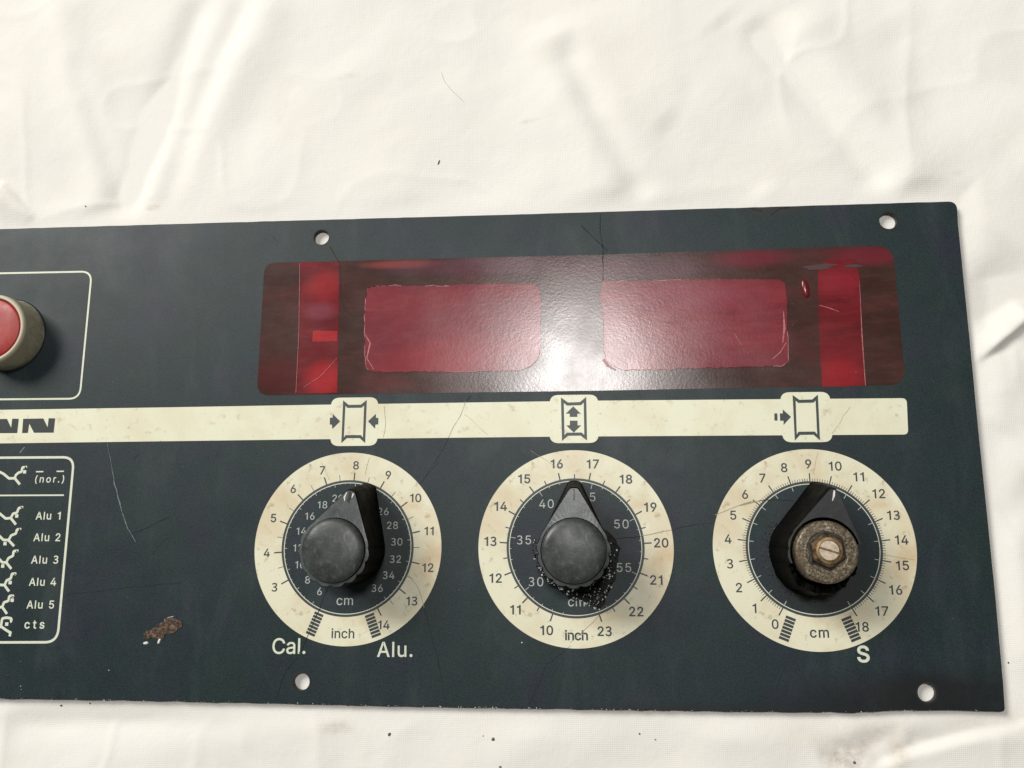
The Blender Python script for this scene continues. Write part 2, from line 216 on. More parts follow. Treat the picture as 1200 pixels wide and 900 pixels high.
# --------------------------------------------------------------- materials
class NT:
    off = (0, 0)
    def __init__(s, name):
        s.m = bpy.data.materials.new(name); s.m.use_nodes = True; s.t = s.m.node_tree
        s.b = s.t.nodes['Principled BSDF']
        s.co = s.n('ShaderNodeTexCoord').outputs['Object']
    def n(s, typ, **k):
        nd = s.t.nodes.new(typ)
        for a, v in k.items(): setattr(nd, a, v)
        return nd
    def l(s, a, b): s.t.links.new(a, b)
    def noise(s, scale, detail=3, rough=.55, dist=0, stretch=None):
        nd = s.n('ShaderNodeTexNoise'); nd.inputs['Scale'].default_value = scale
        nd.inputs['Detail'].default_value = detail; nd.inputs['Roughness'].default_value = rough
        nd.inputs['Distortion'].default_value = dist
        c = s.co
        if stretch:
            mp = s.n('ShaderNodeMapping'); mp.inputs['Scale'].default_value = stretch[:3]
            if len(stretch) > 3: mp.inputs['Rotation'].default_value = (0, 0, stretch[3])
            s.l(s.co, mp.inputs['Vector']); c = mp.outputs[0]
        s.l(c, nd.inputs['Vector'])
        return nd.outputs['Fac']
    def ramp(s, fac, stops):
        r = s.n('ShaderNodeValToRGB'); e = r.color_ramp.elements
        while len(e) < len(stops): e.new(.5)
        for i, (p, c) in enumerate(stops):
            e[i].position = p; e[i].color = (*c, 1) if isinstance(c, tuple) else (c, c, c, 1)
        s.l(fac, r.inputs[0]); return r.outputs[0]
    def mix(s, fac, a, b, mode='MIX'):
        m = s.n('ShaderNodeMix', data_type='RGBA', blend_type=mode)
        for sock, v in ((m.inputs[0], fac), (m.inputs[6], a), (m.inputs[7], b)):
            if isinstance(v, (int, float)): sock.default_value = v
            elif isinstance(v, tuple): sock.default_value = (*v, 1)
            else: s.l(v, sock)
        return m.outputs[2]
    def math(s, op, a, b=0.0):
        m = s.n('ShaderNodeMath', operation=op)
        for i, v in enumerate((a, b)):
            if isinstance(v, (int, float)): m.inputs[i].default_value = v
            else: s.l(v, m.inputs[i])
        return m.outputs[0]
    def blob(s, x, y, rx, ry, rot=0.0, soft=1.0):
        """soft elliptical stain mask around (x, y) mm, 1 in the middle and 0 outside"""
        mp = s.n('ShaderNodeMapping', vector_type='TEXTURE')
        mp.inputs['Location'].default_value = ((x - s.off[0]) * MM, (y - s.off[1]) * MM, 0)
        mp.inputs['Rotation'].default_value = (0, 0, rot)
        mp.inputs['Scale'].default_value = (rx * MM, ry * MM, 1)
        s.l(s.co, mp.inputs['Vector'])
        g = s.n('ShaderNodeTexGradient', gradient_type='SPHERICAL'); s.l(mp.outputs[0], g.inputs[0])
        return g.outputs['Fac']
    def color(s, c):
        if isinstance(c, tuple): s.b.inputs['Base Color'].default_value = (*c, 1)
        else: s.l(c, s.b.inputs['Base Color'])
        return s
    def rough(s, v):
        if isinstance(v, (int, float)): s.b.inputs['Roughness'].default_value = v
        else: s.l(v, s.b.inputs['Roughness'])
        return s
    def bump(s, fac, strength, dist_mm):
        b = s.n('ShaderNodeBump'); b.inputs['Strength'].default_value = strength
        b.inputs['Distance'].default_value = dist_mm * MM
        s.l(fac, b.inputs['Height'])
        if s.b.inputs['Normal'].is_linked: s.l(s.b.inputs['Normal'].links[0].from_socket, b.inputs['Normal'])
        s.l(b.outputs[0], s.b.inputs['Normal']); return s
    def set(s, **k):
        for a, v in k.items(): s.b.inputs[a.replace('_', ' ')].default_value = v
        return s

def plate_material():
    m = NT('slate_lacquer'); m.off = PO
    big = m.noise(34, 4, .65); mid = m.noise(160, 3, .6); fine = m.noise(2600, 2, .7)
    c = m.ramp(big, [(.34, (.005, .024, .021)), (.5, (.007, .021, .026)), (.66, (.013, .016, .036))])
    c = m.mix(m.ramp(mid, [(.35, 0.0), (.75, .35)]), c, (.012, .036, .030))
    c = m.mix(.40, c, m.ramp(fine, [(.36, (.001, .002, .003)), (.66, (.036, .050, .052))]))
    # wear: pale rubbed haze, grime and missing reflection painted along the lower edge, scorched dirt round the knobs
    rub = m.math('MULTIPLY', m.ramp(m.noise(70, 5, .7, .6, (1, .35, 1, .5)), [(.5, 0.0), (.72, 1.0)]), .08)
    c = m.mix(rub, c, (.16, .18, .19))
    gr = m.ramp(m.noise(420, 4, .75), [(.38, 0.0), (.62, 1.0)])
    for (px, py, rx, ry, rot, k, col) in GRIME_AND_SHADE:
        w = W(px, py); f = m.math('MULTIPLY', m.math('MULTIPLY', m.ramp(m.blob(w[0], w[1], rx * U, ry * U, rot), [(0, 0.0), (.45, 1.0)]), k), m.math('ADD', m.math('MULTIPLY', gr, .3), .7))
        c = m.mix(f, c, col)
    m.color(c)
    m.rough(m.ramp(m.noise(90, 4, .6), [(.3, .42), (.7, .50)]))
    m.set(Specular_IOR_Level=.33)
    m.bump(m.noise(2200, 2, .6), .5, .035)
    return m.m
GRIME_AND_SHADE = [(965, 690, 60, 34, 0, .75, (.012, .012, .009)), (955, 640, 62, 60, 0, .6, (.014, .013, .012)),
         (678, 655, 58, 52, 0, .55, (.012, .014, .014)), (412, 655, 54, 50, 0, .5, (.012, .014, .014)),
         (1085, 818, 60, 30, 0, .85, (.008, .010, .010)), (1120, 840, 230, 60, 0, .85, (.008, .009, .010)),  # dirt, with the dull reflection of the lower right painted in
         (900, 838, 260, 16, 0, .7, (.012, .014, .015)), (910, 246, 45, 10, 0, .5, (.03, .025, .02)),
         (20, 392, 66, 54, 0, .5, (.014, .018, .018))]  # last patch paints the shadow rim round the button

def cream_material(name, base, stain, amount, fibre=.25):
    m = NT(name)
    c = m.mix(m.ramp(m.noise(55, 4, .6, .4), [(.42, 0.0), (.75, amount)]), base, stain)
    c = m.mix(m.ramp(m.noise(330, 3, .6), [(.60, 0.0), (.74, amount * .9)]), c, (.42, .30, .17))
    c = m.mix(m.ramp(m.noise(900, 2, .5), [(.70, 0.0), (.76, .55)]), c, (.25, .18, .11))
    c = m.mix(m.ramp(m.noise(1900, 2, .6), [(.3, fibre), (.7, 0.0)]), c, tuple(v * .8 for v in base))
    m.color(c).rough(.42).bump(m.noise(2200, 2, .6), .4, .02)
    return m.m
def plain(name, col, rough=.5, fine=1800, var=.15, bump=.0, bscale=1500, **k):
    m = NT(name)
    m.color(m.mix(m.ramp(m.noise(fine, 3, .6), [(.3, 0.0), (.7, 1.0)]), tuple(v * (1 - var) for v in col), tuple(min(1, v * (1 + var)) for v in col)))
    m.rough(rough)
    if bump: m.bump(m.noise(bscale, 3, .6), bump, .08)
    m.set(**k)
    return m.m

def film_material(name, c0, c1, c2, rough=(.18, .26), streak=True):
    """red filter foil: glossy with a pebbled skin"""
    m = NT(name); m.off = PO
    n = m.noise(38, 4, .65, .5, (1, 2.4, 1))
    c = m.ramp(n, [(.30, c0), (.52, c1), (.74, c2)])
    c = m.mix(m.ramp(m.noise(240, 4, .7, 0, (.5, 2.2, 1)), [(.45, 0.0), (.8, .35)]), c, tuple(min(1, v * 1.9 + .02) for v in c1))
    for (px, py, rx, ry, rot, k, col) in FILMSTAIN.get(name, []):
        w = W(px, py); f = m.math('MULTIPLY', m.ramp(m.blob(w[0], w[1], rx * U, ry * U, rot), [(0, 0.0), (.6, 1.0)]), k)
        c = m.mix(f, c, col)
    m.color(c).rough(m.ramp(m.noise(60, 3), [(.3, rough[0]), (.7, rough[1])]))
    m.set(Specular_IOR_Level=.5)
    m.bump(m.noise(1100, 2, .5), .34, .04)
    m.bump(m.noise(2600, 2, .5), .35, .02)
    return m.m
RED = (.33, .022, .028)
FILMSTAIN = {
    'film_dark': [(470, 310, 60, 7, 0, .8, (.26, .05, .04)), (880, 303, 60, 14, 0, .7, (.16, .02, .035)), (1015, 300, 60, 16, 0, .8, (.15, .015, .025)), (560, 312, 150, 14, 0, .6, (.10, .03, .05)),
                  (330, 440, 50, 30, 0, .6, (.09, .012, .012)), (455, 448, 40, 10, 0, .5, (.11, .02, .02)), (750, 315, 120, 18, 0, .5, (.10, .028, .05))],
    'film_strip': [(380, 445, 30, 30, 0, .55, (.50, .025, .03)), (380, 335, 30, 24, 0, .4, (.42, .03, .035)),
                   (985, 440, 36, 26, 0, .4, (.45, .012, .02)), (985, 410, 40, 18, 0, .5, (.16, .006, .012)), (375, 365, 26, 14, 0, .6, (.22, .05, .07)), (985, 330, 40, 22, 0, .35, (.36, .02, .04))],
    'film_pane': [(520, 420, 90, 32, .1, .4, (.34, .030, .040)), (800, 350, 110, 20, 0, .5, (.22, .03, .055))],
}
M = {}
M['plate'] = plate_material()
M['cream'] = cream_material('cream_print', (.76, .745, .56), (.58, .43, .24), .95)
M['stripe'] = cream_material('cream_stripe', (.77, .775, .59), (.64, .54, .34), .6)
M['line'] = plain('pale_print', (.66, .70, .56), .45, 1500, .10)
M['innerprint'] = plain('grey_print', (.42, .45, .42), .45, 2200, .3)
M['ink'] = plain('slate_ink', (.032, .044, .048), .45, 2200, .35)
M['logo'] = plain('black_ink', (.012, .020, .020), .5, 1400, .5)
M['crack'] = plain('crack_dark', (.010, .011, .012), .8)
M['crackcream'] = plain('crack_brown', (.34, .30, .20), .8)
M['scratch'] = plain('scratch_pale', (.16, .19, .19), .6, 1500, .6)
M['dark'] = film_material('film_dark', (.030, .014, .010), (.050, .018, .014), (.085, .022, .022))
M['strip'] = film_material('film_strip', (.070, .006, .009), (.13, .008, .012), (.20, .012, .016))
M['pane'] = film_material('film_pane', (.14, .018, .027), (.175, .019, .028), (.22, .026, .035))
M['filmedge'] = plain('film_edge', (.36, .12, .12), .35, 900, .5)

def black_plastic(name, col, dust, amount, rough=.38, bump=.25, spec=.5):
    m = NT(name); m.set(Specular_IOR_Level=spec)
    c = m.mix(m.ramp(m.noise(130, 5, .7, .4), [(.35, 0.0), (.7, amount)]), col, dust)
    c = m.mix(m.ramp(m.noise(700, 4, .75), [(.52, 0.0), (.72, amount * .7)]), c, tuple(v * 1.5 for v in dust))
    c = m.mix(m.ramp(m.noise(480, 3, .6, 1.5, (1, .2, 1, .8)), [(.62, 0.0), (.70, amount * .8)]), c, tuple(v * 1.8 for v in dust))
    m.color(c).rough(m.ramp(m.noise(220, 3), [(.3, rough), (.7, rough + .2)]))
    m.bump(m.noise(650, 4, .65), bump, .10)
    return m.m
M['cap'] = black_plastic('worn_grey_cap', (.018, .021, .020), (.066, .078, .072), .8, .31, .3)
M['knob'] = black_plastic('black_knob_plastic', (.003, .003, .003), (.012, .010, .007), .30, .5, .2, .05)
M['knobtop'] = black_plastic('rubbed_knob_face', (.040, .048, .048), (.085, .098, .098), .8, .30, .25)
M['knobdark'] = black_plastic('dark_knob_face', (.010, .012, .013), (.030, .036, .038), .5, .36, .25, .5)
M['burnt'] = black_plastic('crumbled_black_plastic', (.006, .006, .006), (.04, .045, .045), .35, .30, 1.0)

def rusty_metal():
    m = NT('speckled_bush_metal')
    c = m.ramp(m.noise(1300, 3, .8), [(.36, (.020, .015, .009)), (.46, (.10, .08, .052)), (.57, (.23, .19, .125)), (.70, (.55, .48, .36))])
    c = m.mix(m.ramp(m.noise(190, 4, .7), [(.40, 0.0), (.62, .85)]), c, (.085, .062, .036))
    m.color(c).rough(.5).set(Metallic=.35); m.bump(m.noise(900, 4, .75), .7, .12)
    return m.m
M['bush'] = rusty_metal()
def brass(name, a, b, rough=.35, metal=.8):
    m = NT(name)
    m.color(m.ramp(m.noise(700, 4, .7), [(.38, a), (.66, b)])).rough(rough).set(Metallic=metal)
    m.bump(m.noise(1200, 3, .6), .35, .05); return m.m
M['nut'] = brass('tarnished_brass', (.018, .011, .006), (.15, .095, .045), .42, .6)
M['collet'] = brass('brown_brass', (.16, .10, .045), (.38, .27, .14), .35, .7)
M['screw'] = brass('pale_screw_steel', (.45, .36, .26), (.72, .62, .50), .38, .45)
M['slot'] = plain('slot_dark', (.02, .016, .012), .7)
M['redcap'] = black_plastic('red_button_plastic', (.30, .018, .014), (.38, .030, .024), .6, .35, .08)
def collar_material():
    m = NT('dirty_ivory_collar')
    c = m.mix(m.ramp(m.noise(260, 4, .7), [(.35, 0.0), (.65, 1.0)]), (.36, .34, .22), (.13, .125, .075))
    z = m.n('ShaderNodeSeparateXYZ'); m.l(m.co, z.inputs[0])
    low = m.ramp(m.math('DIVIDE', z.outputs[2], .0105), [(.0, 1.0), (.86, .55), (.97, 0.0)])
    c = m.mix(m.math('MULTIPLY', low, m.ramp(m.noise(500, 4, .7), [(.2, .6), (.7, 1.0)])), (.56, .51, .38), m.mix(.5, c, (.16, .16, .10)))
    m.color(c).rough(.5); m.bump(m.noise(700, 3), .3, .1); return m.m
M['collar'] = collar_material()
def rust():
    m = NT('rust_chip')
    c = m.ramp(m.noise(1100, 4, .8), [(.34, (.006, .006, .005)), (.46, (.035, .026, .016)), (.56, (.12, .065, .038)), (.64, (.26, .20, .14)), (.72, (.04, .035, .025))])
    m.color(c).rough(.8); m.bump(m.noise(1500, 3, .7), 1.0, .25); return m.m
M['rust'] = rust()
M['flake'] = plain('white_flake', (.72, .74, .70), .7, 900, .2)
M['flakegrey'] = plain('grey_flake', (.42, .47, .47), .55, 900, .5)
M['flakeblack'] = plain('black_flake', (.010, .010, .010), .4, 900, .5)
M['lint'] = plain('dark_lint', (.10, .09, .09), .8)

def cloth_material():
    m = NT('white_cotton')
    sx = m.n('ShaderNodeTexWave', wave_type='BANDS', bands_direction='X'); sx.inputs['Scale'].default_value = 560; sx.inputs['Distortion'].default_value = 1.2; sx.inputs['Detail'].default_value = 1
    sy = m.n('ShaderNodeTexWave', wave_type='BANDS', bands_direction='Y'); sy.inputs['Scale'].default_value = 560; sy.inputs['Distortion'].default_value = 1.2; sy.inputs['Detail'].default_value = 1
    m.l(m.co, sx.inputs[0]); m.l(m.co, sy.inputs[0])
    weave = m.math('ADD', sx.outputs['Fac'], sy.outputs['Fac'])
    c = m.mix(m.ramp(m.noise(9, 3, .6), [(.35, 0.0), (.7, 1.0)]), (.835, .82, .77), (.815, .795, .74))
    c = m.mix(m.ramp(m.noise(40, 5, .7), [(.55, 0.0), (.8, .22)]), c, (.74, .70, .60))
    c = m.mix(m.ramp(weave, [(.0, .12), (.9, 0.0)]), c, (.66, .64, .58))
    st = m.ramp(m.noise(260, 4, .7), [(.35, 0.15), (.65, 1.0)])
    for (px, py, rx, ry, rot, k, col) in STAINS:
        w = W(px, py, -2.2); f = m.math('MULTIPLY', m.math('MULTIPLY', m.ramp(m.blob(w[0], w[1], rx * U, ry * U, rot), [(0, 0.0), (.7, 1.0)]), k), st)
        c = m.mix(f, c, col)
    m.color(c).rough(.9).set(Specular_IOR_Level=.15)
    m.b.inputs['Sheen Weight'].default_value = .1
    m.bump(weave, .3, .06); m.bump(m.noise(420, 4, .6), .4, .16); m.bump(m.noise(90, 4, .6, .5), .35, .6)
    return m.m
STAINS = [(395, 853, 26, 12, .1, .5, (.50, .46, .36)), (1052, 880, 14, 26, .3, .5, (.55, .46, .34)), (992, 888, 34, 22, 0, .7, (.36, .31, .24)),
          (1020, 868, 40, 10, .5, .45, (.45, .40, .33)), (178, 243, 14, 6, 0, .5, (.52, .44, .36)), (620, 142, 16, 4, .15, .5, (.45, .43, .40)),
          (405, 92, 22, 6, .2, .45, (.62, .60, .50)), (1120, 205, 12, 6, 0, .3, (.6, .55, .45)), (340, 130, 40, 80, .3, .18, (.72, .66, .56)), (8, 238, 26, 16, 0, .35, (.55, .5, .42)),
          (1150, 845, 60, 10, .1, .3, (.55, .48, .40)), (1000, 860, 120, 22, 0, .25, (.62, .55, .47))]
M['cloth'] = cloth_material()

# ------------------------------------------------------------ setting: cloth
OUT = [(-190, 275.5), (0, 268.3), (320, 259), (600, 251.3), (850, 243.8), (1030, 238.4), (1121.5, 235.6), (1122.8, 262), (1136.7, 400), (1146.2, 500), (1156.6, 600),
       (1166.7, 700), (1175.6, 800), (1178, 834.5), (1120, 832.5), (1050, 833), (1000, 835.2), (880, 834.2), (790, 833), (640, 830.6), (500, 828.5), (250, 822.7), (0, 818.6), (-190, 816)]
def build_cloth():
    nx, ny = 620, 520
    x = np.linspace(-330, 270, nx); y = np.linspace(-170, 330, ny)
    X, Y = np.meshgrid(x, y)
    Z = np.full_like(X, -TH - .25)
    def dist(poly):
        P = [W(a, b, -2.2) for a, b in poly]; D = np.full_like(X, 1e9); T = np.zeros_like(X); S = np.zeros_like(X); acc = 0
        tot = sum(math.hypot(P[i + 1][0] - P[i][0], P[i + 1][1] - P[i][1]) for i in range(len(P) - 1))
        for i in range(len(P) - 1):
            ax, ay = P[i][:2]; bx, by = P[i + 1][:2]; L = math.hypot(bx - ax, by - ay)
            t = ((X - ax) * (bx - ax) + (Y - ay) * (by - ay)) / L ** 2; tc = np.clip(t, 0, 1)
            d = np.hypot(X - ax - tc * (bx - ax), Y - ay - tc * (by - ay))
            side = np.sign((bx - ax) * (Y - ay) - (by - ay) * (X - ax))
            k = d < D; D[k] = d[k]; T[k] = ((acc + tc * L) / tot)[k]; S[k] = side[k]; acc += L
        return D, T, S
    for kind, poly, amp, w in FOLDS:
        if kind == 'ridge': amp *= .82; w *= 1.25
        D, T, S = dist(poly); fade = np.clip(np.minimum(T, 1 - T) * 6 + .12, 0, 1); fade = fade * fade * (3 - 2 * fade)
        if kind == 'ridge': Z += amp * np.exp(-(D / w) ** 2) * fade
        else:                                # one-sided fold: steep on the left of the line, gentle on the right
            Dn = D * S; wl = np.where(Dn > 0, w * .3, w * 1.5); Z += amp * np.exp(-(Dn / wl) ** 2) * fade
    # broad waves and small rumples
    def vnoise(scale, seed):
        r = np.random.default_rng(seed); g = r.normal(size=(64, 64))
        u = (X + 400) / scale; v = (Y + 400) / scale
        iu = np.floor(u).astype(int); iv = np.floor(v).astype(int); fu = u - iu; fv = v - iv
        fu = fu * fu * (3 - 2 * fu); fv = fv * fv * (3 - 2 * fv)
        G = lambda a, b: g[a % 64, b % 64]
        return (G(iu, iv) * (1 - fu) + G(iu + 1, iv) * fu) * (1 - fv) + (G(iu, iv + 1) * (1 - fu) + G(iu + 1, iv + 1) * fu) * fv
    Z += vnoise(60, 1) * .7 + vnoise(26, 2) * .28 + vnoise(11, 3) * .12 + vnoise(5, 4) * .03 + vnoise(2.2, 5) * .008
    Z += (1 - np.minimum(1, np.abs(vnoise(48, 6)) * 2.2)) ** 2 * .55 * np.clip(vnoise(70, 7) + .3, 0, 1) + (1 - np.minimum(1, np.abs(vnoise(24, 8)) * 2.0)) ** 2 * .26
    # the plate presses the cloth flat beneath it
    pl = P2(OUT); x1 = min(p[0] for p in pl); cxm = 1e9
    ymax = np.interp(X, *zip(*sorted([(W(a, b)[0], W(a, b)[1]) for a, b in OUT[:7]])))
    ymin = np.interp(X, *zip(*sorted([(W(a, b)[0], W(a, b)[1]) for a, b in OUT[13:]])))
    xr = np.interp(Y, *zip(*sorted([(W(a, b)[1], W(a, b)[0]) for a, b in OUT[6:14]])))
    d = np.maximum(np.maximum(Y - ymax, ymin - Y), X - xr)       # >0 outside
    k = np.clip((d - .4) / 9.0, 0, 1); k = k * k * (3 - 2 * k)
    base = -TH - .15
    Z = base + (np.maximum(Z, base - 1.5) - base) * (k * .96 + .04 * (d > 0)) - .03
    Z = np.where(d <= 1.0, np.minimum(Z, base), Z)
    V = np.stack([X.ravel(), Y.ravel(), Z.ravel()], 1) * MM
    idx = np.arange(nx * ny).reshape(ny, nx)
    F = np.stack([idx[:-1, :-1].ravel(), idx[:-1, 1:].ravel(), idx[1:, 1:].ravel(), idx[1:, :-1].ravel()], 1)
    me = bpy.data.meshes.new('cloth')
    me.from_pydata(V.tolist(), [], F.tolist()); me.materials.append(M['cloth'])
    me.polygons.foreach_set('use_smooth', [True] * len(me.polygons))
    o = link('cloth', me, None, (0, 0, 0))
    tag(o, 'white rumpled cotton cloth lying under the dark panel', 'cloth', kind='structure')
    global CZ
    CZ = lambda a, b: float(Z[int(round((b + 170) / 500 * (ny - 1))), int(round((a + 330) / 600 * (nx - 1)))])
FOLDS = [
    ('ridge', [(330, -20), (275, 90), (215, 190), (170, 262)], 2.4, 8), ('ridge', [(245, -20), (190, 120), (142, 262)], -2.2, 4.5),
    ('ridge', [(300, -20), (240, 110), (185, 262)], -1.8, 4), ('ridge', [(60, -20), (98, 110), (132, 258)], 2.0, 6), ('ridge', [(85, 60), (118, 160), (146, 258)], -1.2, 3.5),
    ('side', [(0, 215), (22, 240), (40, 262)], 1.6, 5),
    ('ridge', [(640, 20), (690, 130), (740, 236)], 2.0, 9), ('ridge', [(655, 40), (705, 145), (760, 242)], -2.4, 4.5),
    ('ridge', [(880, 20), (960, 120), (1050, 232)], -3.0, 5), ('ridge', [(920, 10), (1000, 120), (1090, 232)], 2.6, 9),
    ('ridge', [(770, 140), (835, 185), (900, 232)], -1.3, 5), ('ridge', [(840, 20), (860, 40), (930, 60)], -.9, 6),
    ('side', [(1215, 364), (1180, 392), (1132, 430)], 3.0, 3.6), ('ridge', [(1215, 300), (1175, 340), (1130, 372)], -2.2, 8), ('ridge', [(1220, 410), (1180, 440), (1150, 500)], 2.0, 9),
    ('ridge', [(1200, 100), (1160, 220), (1150, 330)], 1.8, 14), ('ridge', [(1205, 500), (1190, 640), (1200, 800)], 1.5, 6), ('ridge', [(1220, 560), (1190, 600), (1172, 610)], -1.0, 4),
    ('side', [(1215, 838), (1130, 858), (1060, 878), (1010, 900)], -2.2, 5), ('ridge', [(1215, 820), (1150, 846), (1060, 850), (960, 848)], 1.6, 6),
    ('ridge', [(960, 895), (1020, 862), (1060, 852)], -1.4, 3.5), ('ridge', [(1010, 905), (1045, 878), (1064, 858)], 1.2, 3),
    ('ridge', [(0, 850), (160, 838), (300, 845)], -1.0, 4), ('ridge', [(60, 905), (240, 862), (420, 850)], 1.3, 8), ('ridge', [(520, 905), (700, 858), (940, 846)], 1.0, 7),
    ('ridge', [(-20, 120), (60, 190), (110, 262)], 1.0, 8), ('ridge', [(400, 60), (470, 150), (480, 250)], .9, 14), ('ridge', [(560, -10), (600, 100), (560, 250)], -.9, 12),
    ('ridge', [(1040, 20), (1120, 120), (1210, 190)], -1.4, 9)]
build_cloth()

# ------------------------------------------------------------- control panel
panel = bpy.data.objects.new('control_panel', None); COL.objects.link(panel)
panel.location = [v * MM for v in PO]; ORI['control_panel'] = PO; panel.empty_display_size = .02
tag(panel, 'worn dark slate blue control panel with three dials and red display window on white cloth', 'control panel')

def plate():
    out = P2(OUT); L = []
    for i in range(len(out)):                # slightly worn edge along the bottom
        a, b = Vector(out[i]), Vector(out[(i + 1) % len(out)]); n = max(1, int((b - a).length / 3))
        corner = {6: 1, 13: 1}
        for k in range(n):
            if k == 0 and i in (6, 13): L.append(('c', tuple(a))); continue
            p = a.lerp(b, k / n); j = .09 if i > 13 else .03
            L.append(('p', (p.x + rng.normal() * j * .3, p.y + rng.normal() * j)))
    pts = [q for _, q in L]; rad = [(4.2 if i < len(L) / 2 else 1.2) if t == 'c' else 0 for i, (t, _) in enumerate(L)]
    # drop neighbours that sit inside the rounded corner
    keep = []
    for i, (t, q) in enumerate(L):
        if t == 'p' and any(tt == 'c' and (Vector(q) - Vector(qq)).length < (4.6 if ii < len(L) / 2 else 1.4) for ii, (tt, qq) in enumerate(L)): continue
        keep.append((q, rad[i]))
    outline = rounded([k[0] for k in keep], [k[1] for k in keep], 8)
    holes = [circ(W(*c)[:2], r * U, 40)[::-1] for c, r in HOLES]
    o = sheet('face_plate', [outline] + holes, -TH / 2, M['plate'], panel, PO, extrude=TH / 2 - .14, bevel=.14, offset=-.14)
    return o
HOLES = [((376.5, 278), 9.6), ((1041, 258.5), 10.3), ((353, 799), 9.6), ((1086.5, 812), 9.8)]
face = plate()
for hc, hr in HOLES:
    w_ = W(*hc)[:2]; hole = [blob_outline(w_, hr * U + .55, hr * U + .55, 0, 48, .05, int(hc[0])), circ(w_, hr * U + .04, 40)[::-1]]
    sheet('hole_shade_ring', hole, .025, plain('hole_wall_shade', (.006, .007, .007), .6), panel, PO, label=None)  # black ring painted in place of the shaded hole wall
Z1 = .04
# display window ------------------------------------------------------------
win = sheet('display_window', [rounded(P2([(310, 308), (700, 298.6), (1046, 287.3), (1061.5, 451), (700, 457.8), (301, 463.5)]), [4, 0, 6, 5, 0, 4.2], 8)], Z1, M['dark'], panel, PO, label='dark red tinted display window')
def jag(pts, amp, step=1.2, seed=1, closed=True):
    r = random.Random(seed); out = []
    n = len(pts)
    for i in range(n):
        a, b = Vector(pts[i]), Vector(pts[(i + 1) % n]); k = max(1, int((b - a).length / step)); nn = (b - a).normalized(); nn = Vector((-nn.y, nn.x))
        for j in range(k): out.append(tuple(a.lerp(b, j / k) + nn * r.gauss(0, amp)))
    return out
sheet('red_strip', [jag(P2([(351.5, 307), (397.5, 306), (397, 380), (395.2, 460.3), (346.5, 461.5), (350, 390)]), .06)], Z1 + .05, M['strip'], win, PO, label='bright red strip at the left end of the window')
sheet('red_strip', [jag(P2([(958, 312), (975, 303), (1004, 304), (1007.5, 330), (1014.5, 452), (963.2, 453.6), (960, 390)]), .06, seed=4)], Z1 + .05, M['strip'], win, PO, label='bright red strip at the right end of the window')
PANES = [[(428, 350), (431, 338), (440, 335), (467, 335), (523, 335.5), (543, 333.2), (590, 332.5), (623, 333), (631, 338), (634, 352), (634, 390), (632.5, 413), (628, 424), (619, 431), (606, 434.5), (543, 436), (490, 436), (443, 436.5), (431, 434), (427.5, 420), (427.5, 397)],
         [(706, 330), (740, 329.5), (775, 328.5), (813, 327.3), (880, 327.5), (912, 328), (919, 332), (921.5, 345), (922.5, 385), (923.5, 423), (918, 428.5), (870, 430), (807, 432), (760, 433), (732, 433.5), (720, 430), (711, 423), (707.5, 410), (707.5, 373), (703, 350)]]
for i, pn in enumerate(PANES):
    pts = jag(P2(pn), .13, 1.0, seed=10 + i)
    pane = sheet('cut_out_pane', [pts], Z1 + .11, M['pane'], win, PO, extrude=.04, bevel=.03, label=('left' if i == 0 else 'right') + ' hand cut rectangular red pane of the window')
    # torn, bright rim in places
    segs = []; n = len(pts); r = random.Random(5 + i)
    k = 0
    while k < n:
        ln = r.randint(4, 14)
        if r.random() < .55: segs.append(([pts[(k + j) % n] for j in range(ln + 1)], [r.uniform(.08, .30) for _ in range(ln + 1)], False))
        k += ln + r.randint(0, 5)
    tag(strokes('pane_rim', segs, Z1 + .19, M['filmedge'], win, PO), None, None, kind='stuff')
for te in [(P2([(428, 392), (434, 402), (430, 420), (438, 433)]), [.2, .5, .3, .2], False), (P2([(351.6, 309), (350.5, 390), (347, 461)]), .16, False), (P2([(1007, 330), (1010, 395), (1014, 452)]), [.1, .35, .25], False),
                      (P2([(905, 421), (914, 413), (921, 402)]), .25, False), (P2([(960, 358), (971, 361), (983, 365.5)]), [.15, .3, .15], False), (P2([(707, 421), (712, 428), (722, 434)]), [.8, .9, .3], False),
                      (P2([(918, 365), (919, 385), (917, 402)]), [.2, .7, .2], False), (P2([(356, 454), (375, 442), (395, 420)]), [.1, .22, .1], False)]:
    strokes('torn_edge', [te], Z1 + .2, M['filmedge'], win, PO)
def dome(name, c, rx, ry, h, rot, mat, parent, z=0, n=20, m=5, label=None, jit=0):
    V = []; F = []
    for j in range(m):
        a = math.pi / 2 * j / m
        for i in range(n):
            t = 2 * math.pi * i / n; k = math.cos(a) * (1 + random.uniform(-jit, jit))
            x, y = rx * k * math.cos(t), ry * k * math.sin(t)
            V.append((c[0] + x * math.cos(rot) - y * math.sin(rot), c[1] + x * math.sin(rot) + y * math.cos(rot), z + h * math.sin(a)))
    V.append((c[0], c[1], z + h))
    for j in range(m - 1):
        for i in range(n): F.append((j * n + i, j * n + (i + 1) % n, (j + 1) * n + (i + 1) % n, (j + 1) * n + i))
    for i in range(n): F.append(((m - 1) * n + i, (m - 1) * n + (i + 1) % n, m * n))
    return mk(name, V, F, mat, parent, (c[0], c[1], z), True, label)
dome('blister', W(943.5, 338)[:2], 1.2, 3.3, .7, .1, M['strip'], win, Z1 + .02, label='small raised glossy red blister in the foil')
sheet('bright_patch', [jag(P2([(367, 388), (395.5, 388), (395.2, 400), (366, 400.5)]), .07, seed=8)], Z1 + .09, film_material('film_bright', (.26, .014, .018), (.34, .018, .022), (.38, .024, .026)), win, PO, label='brighter red patch in the left strip')
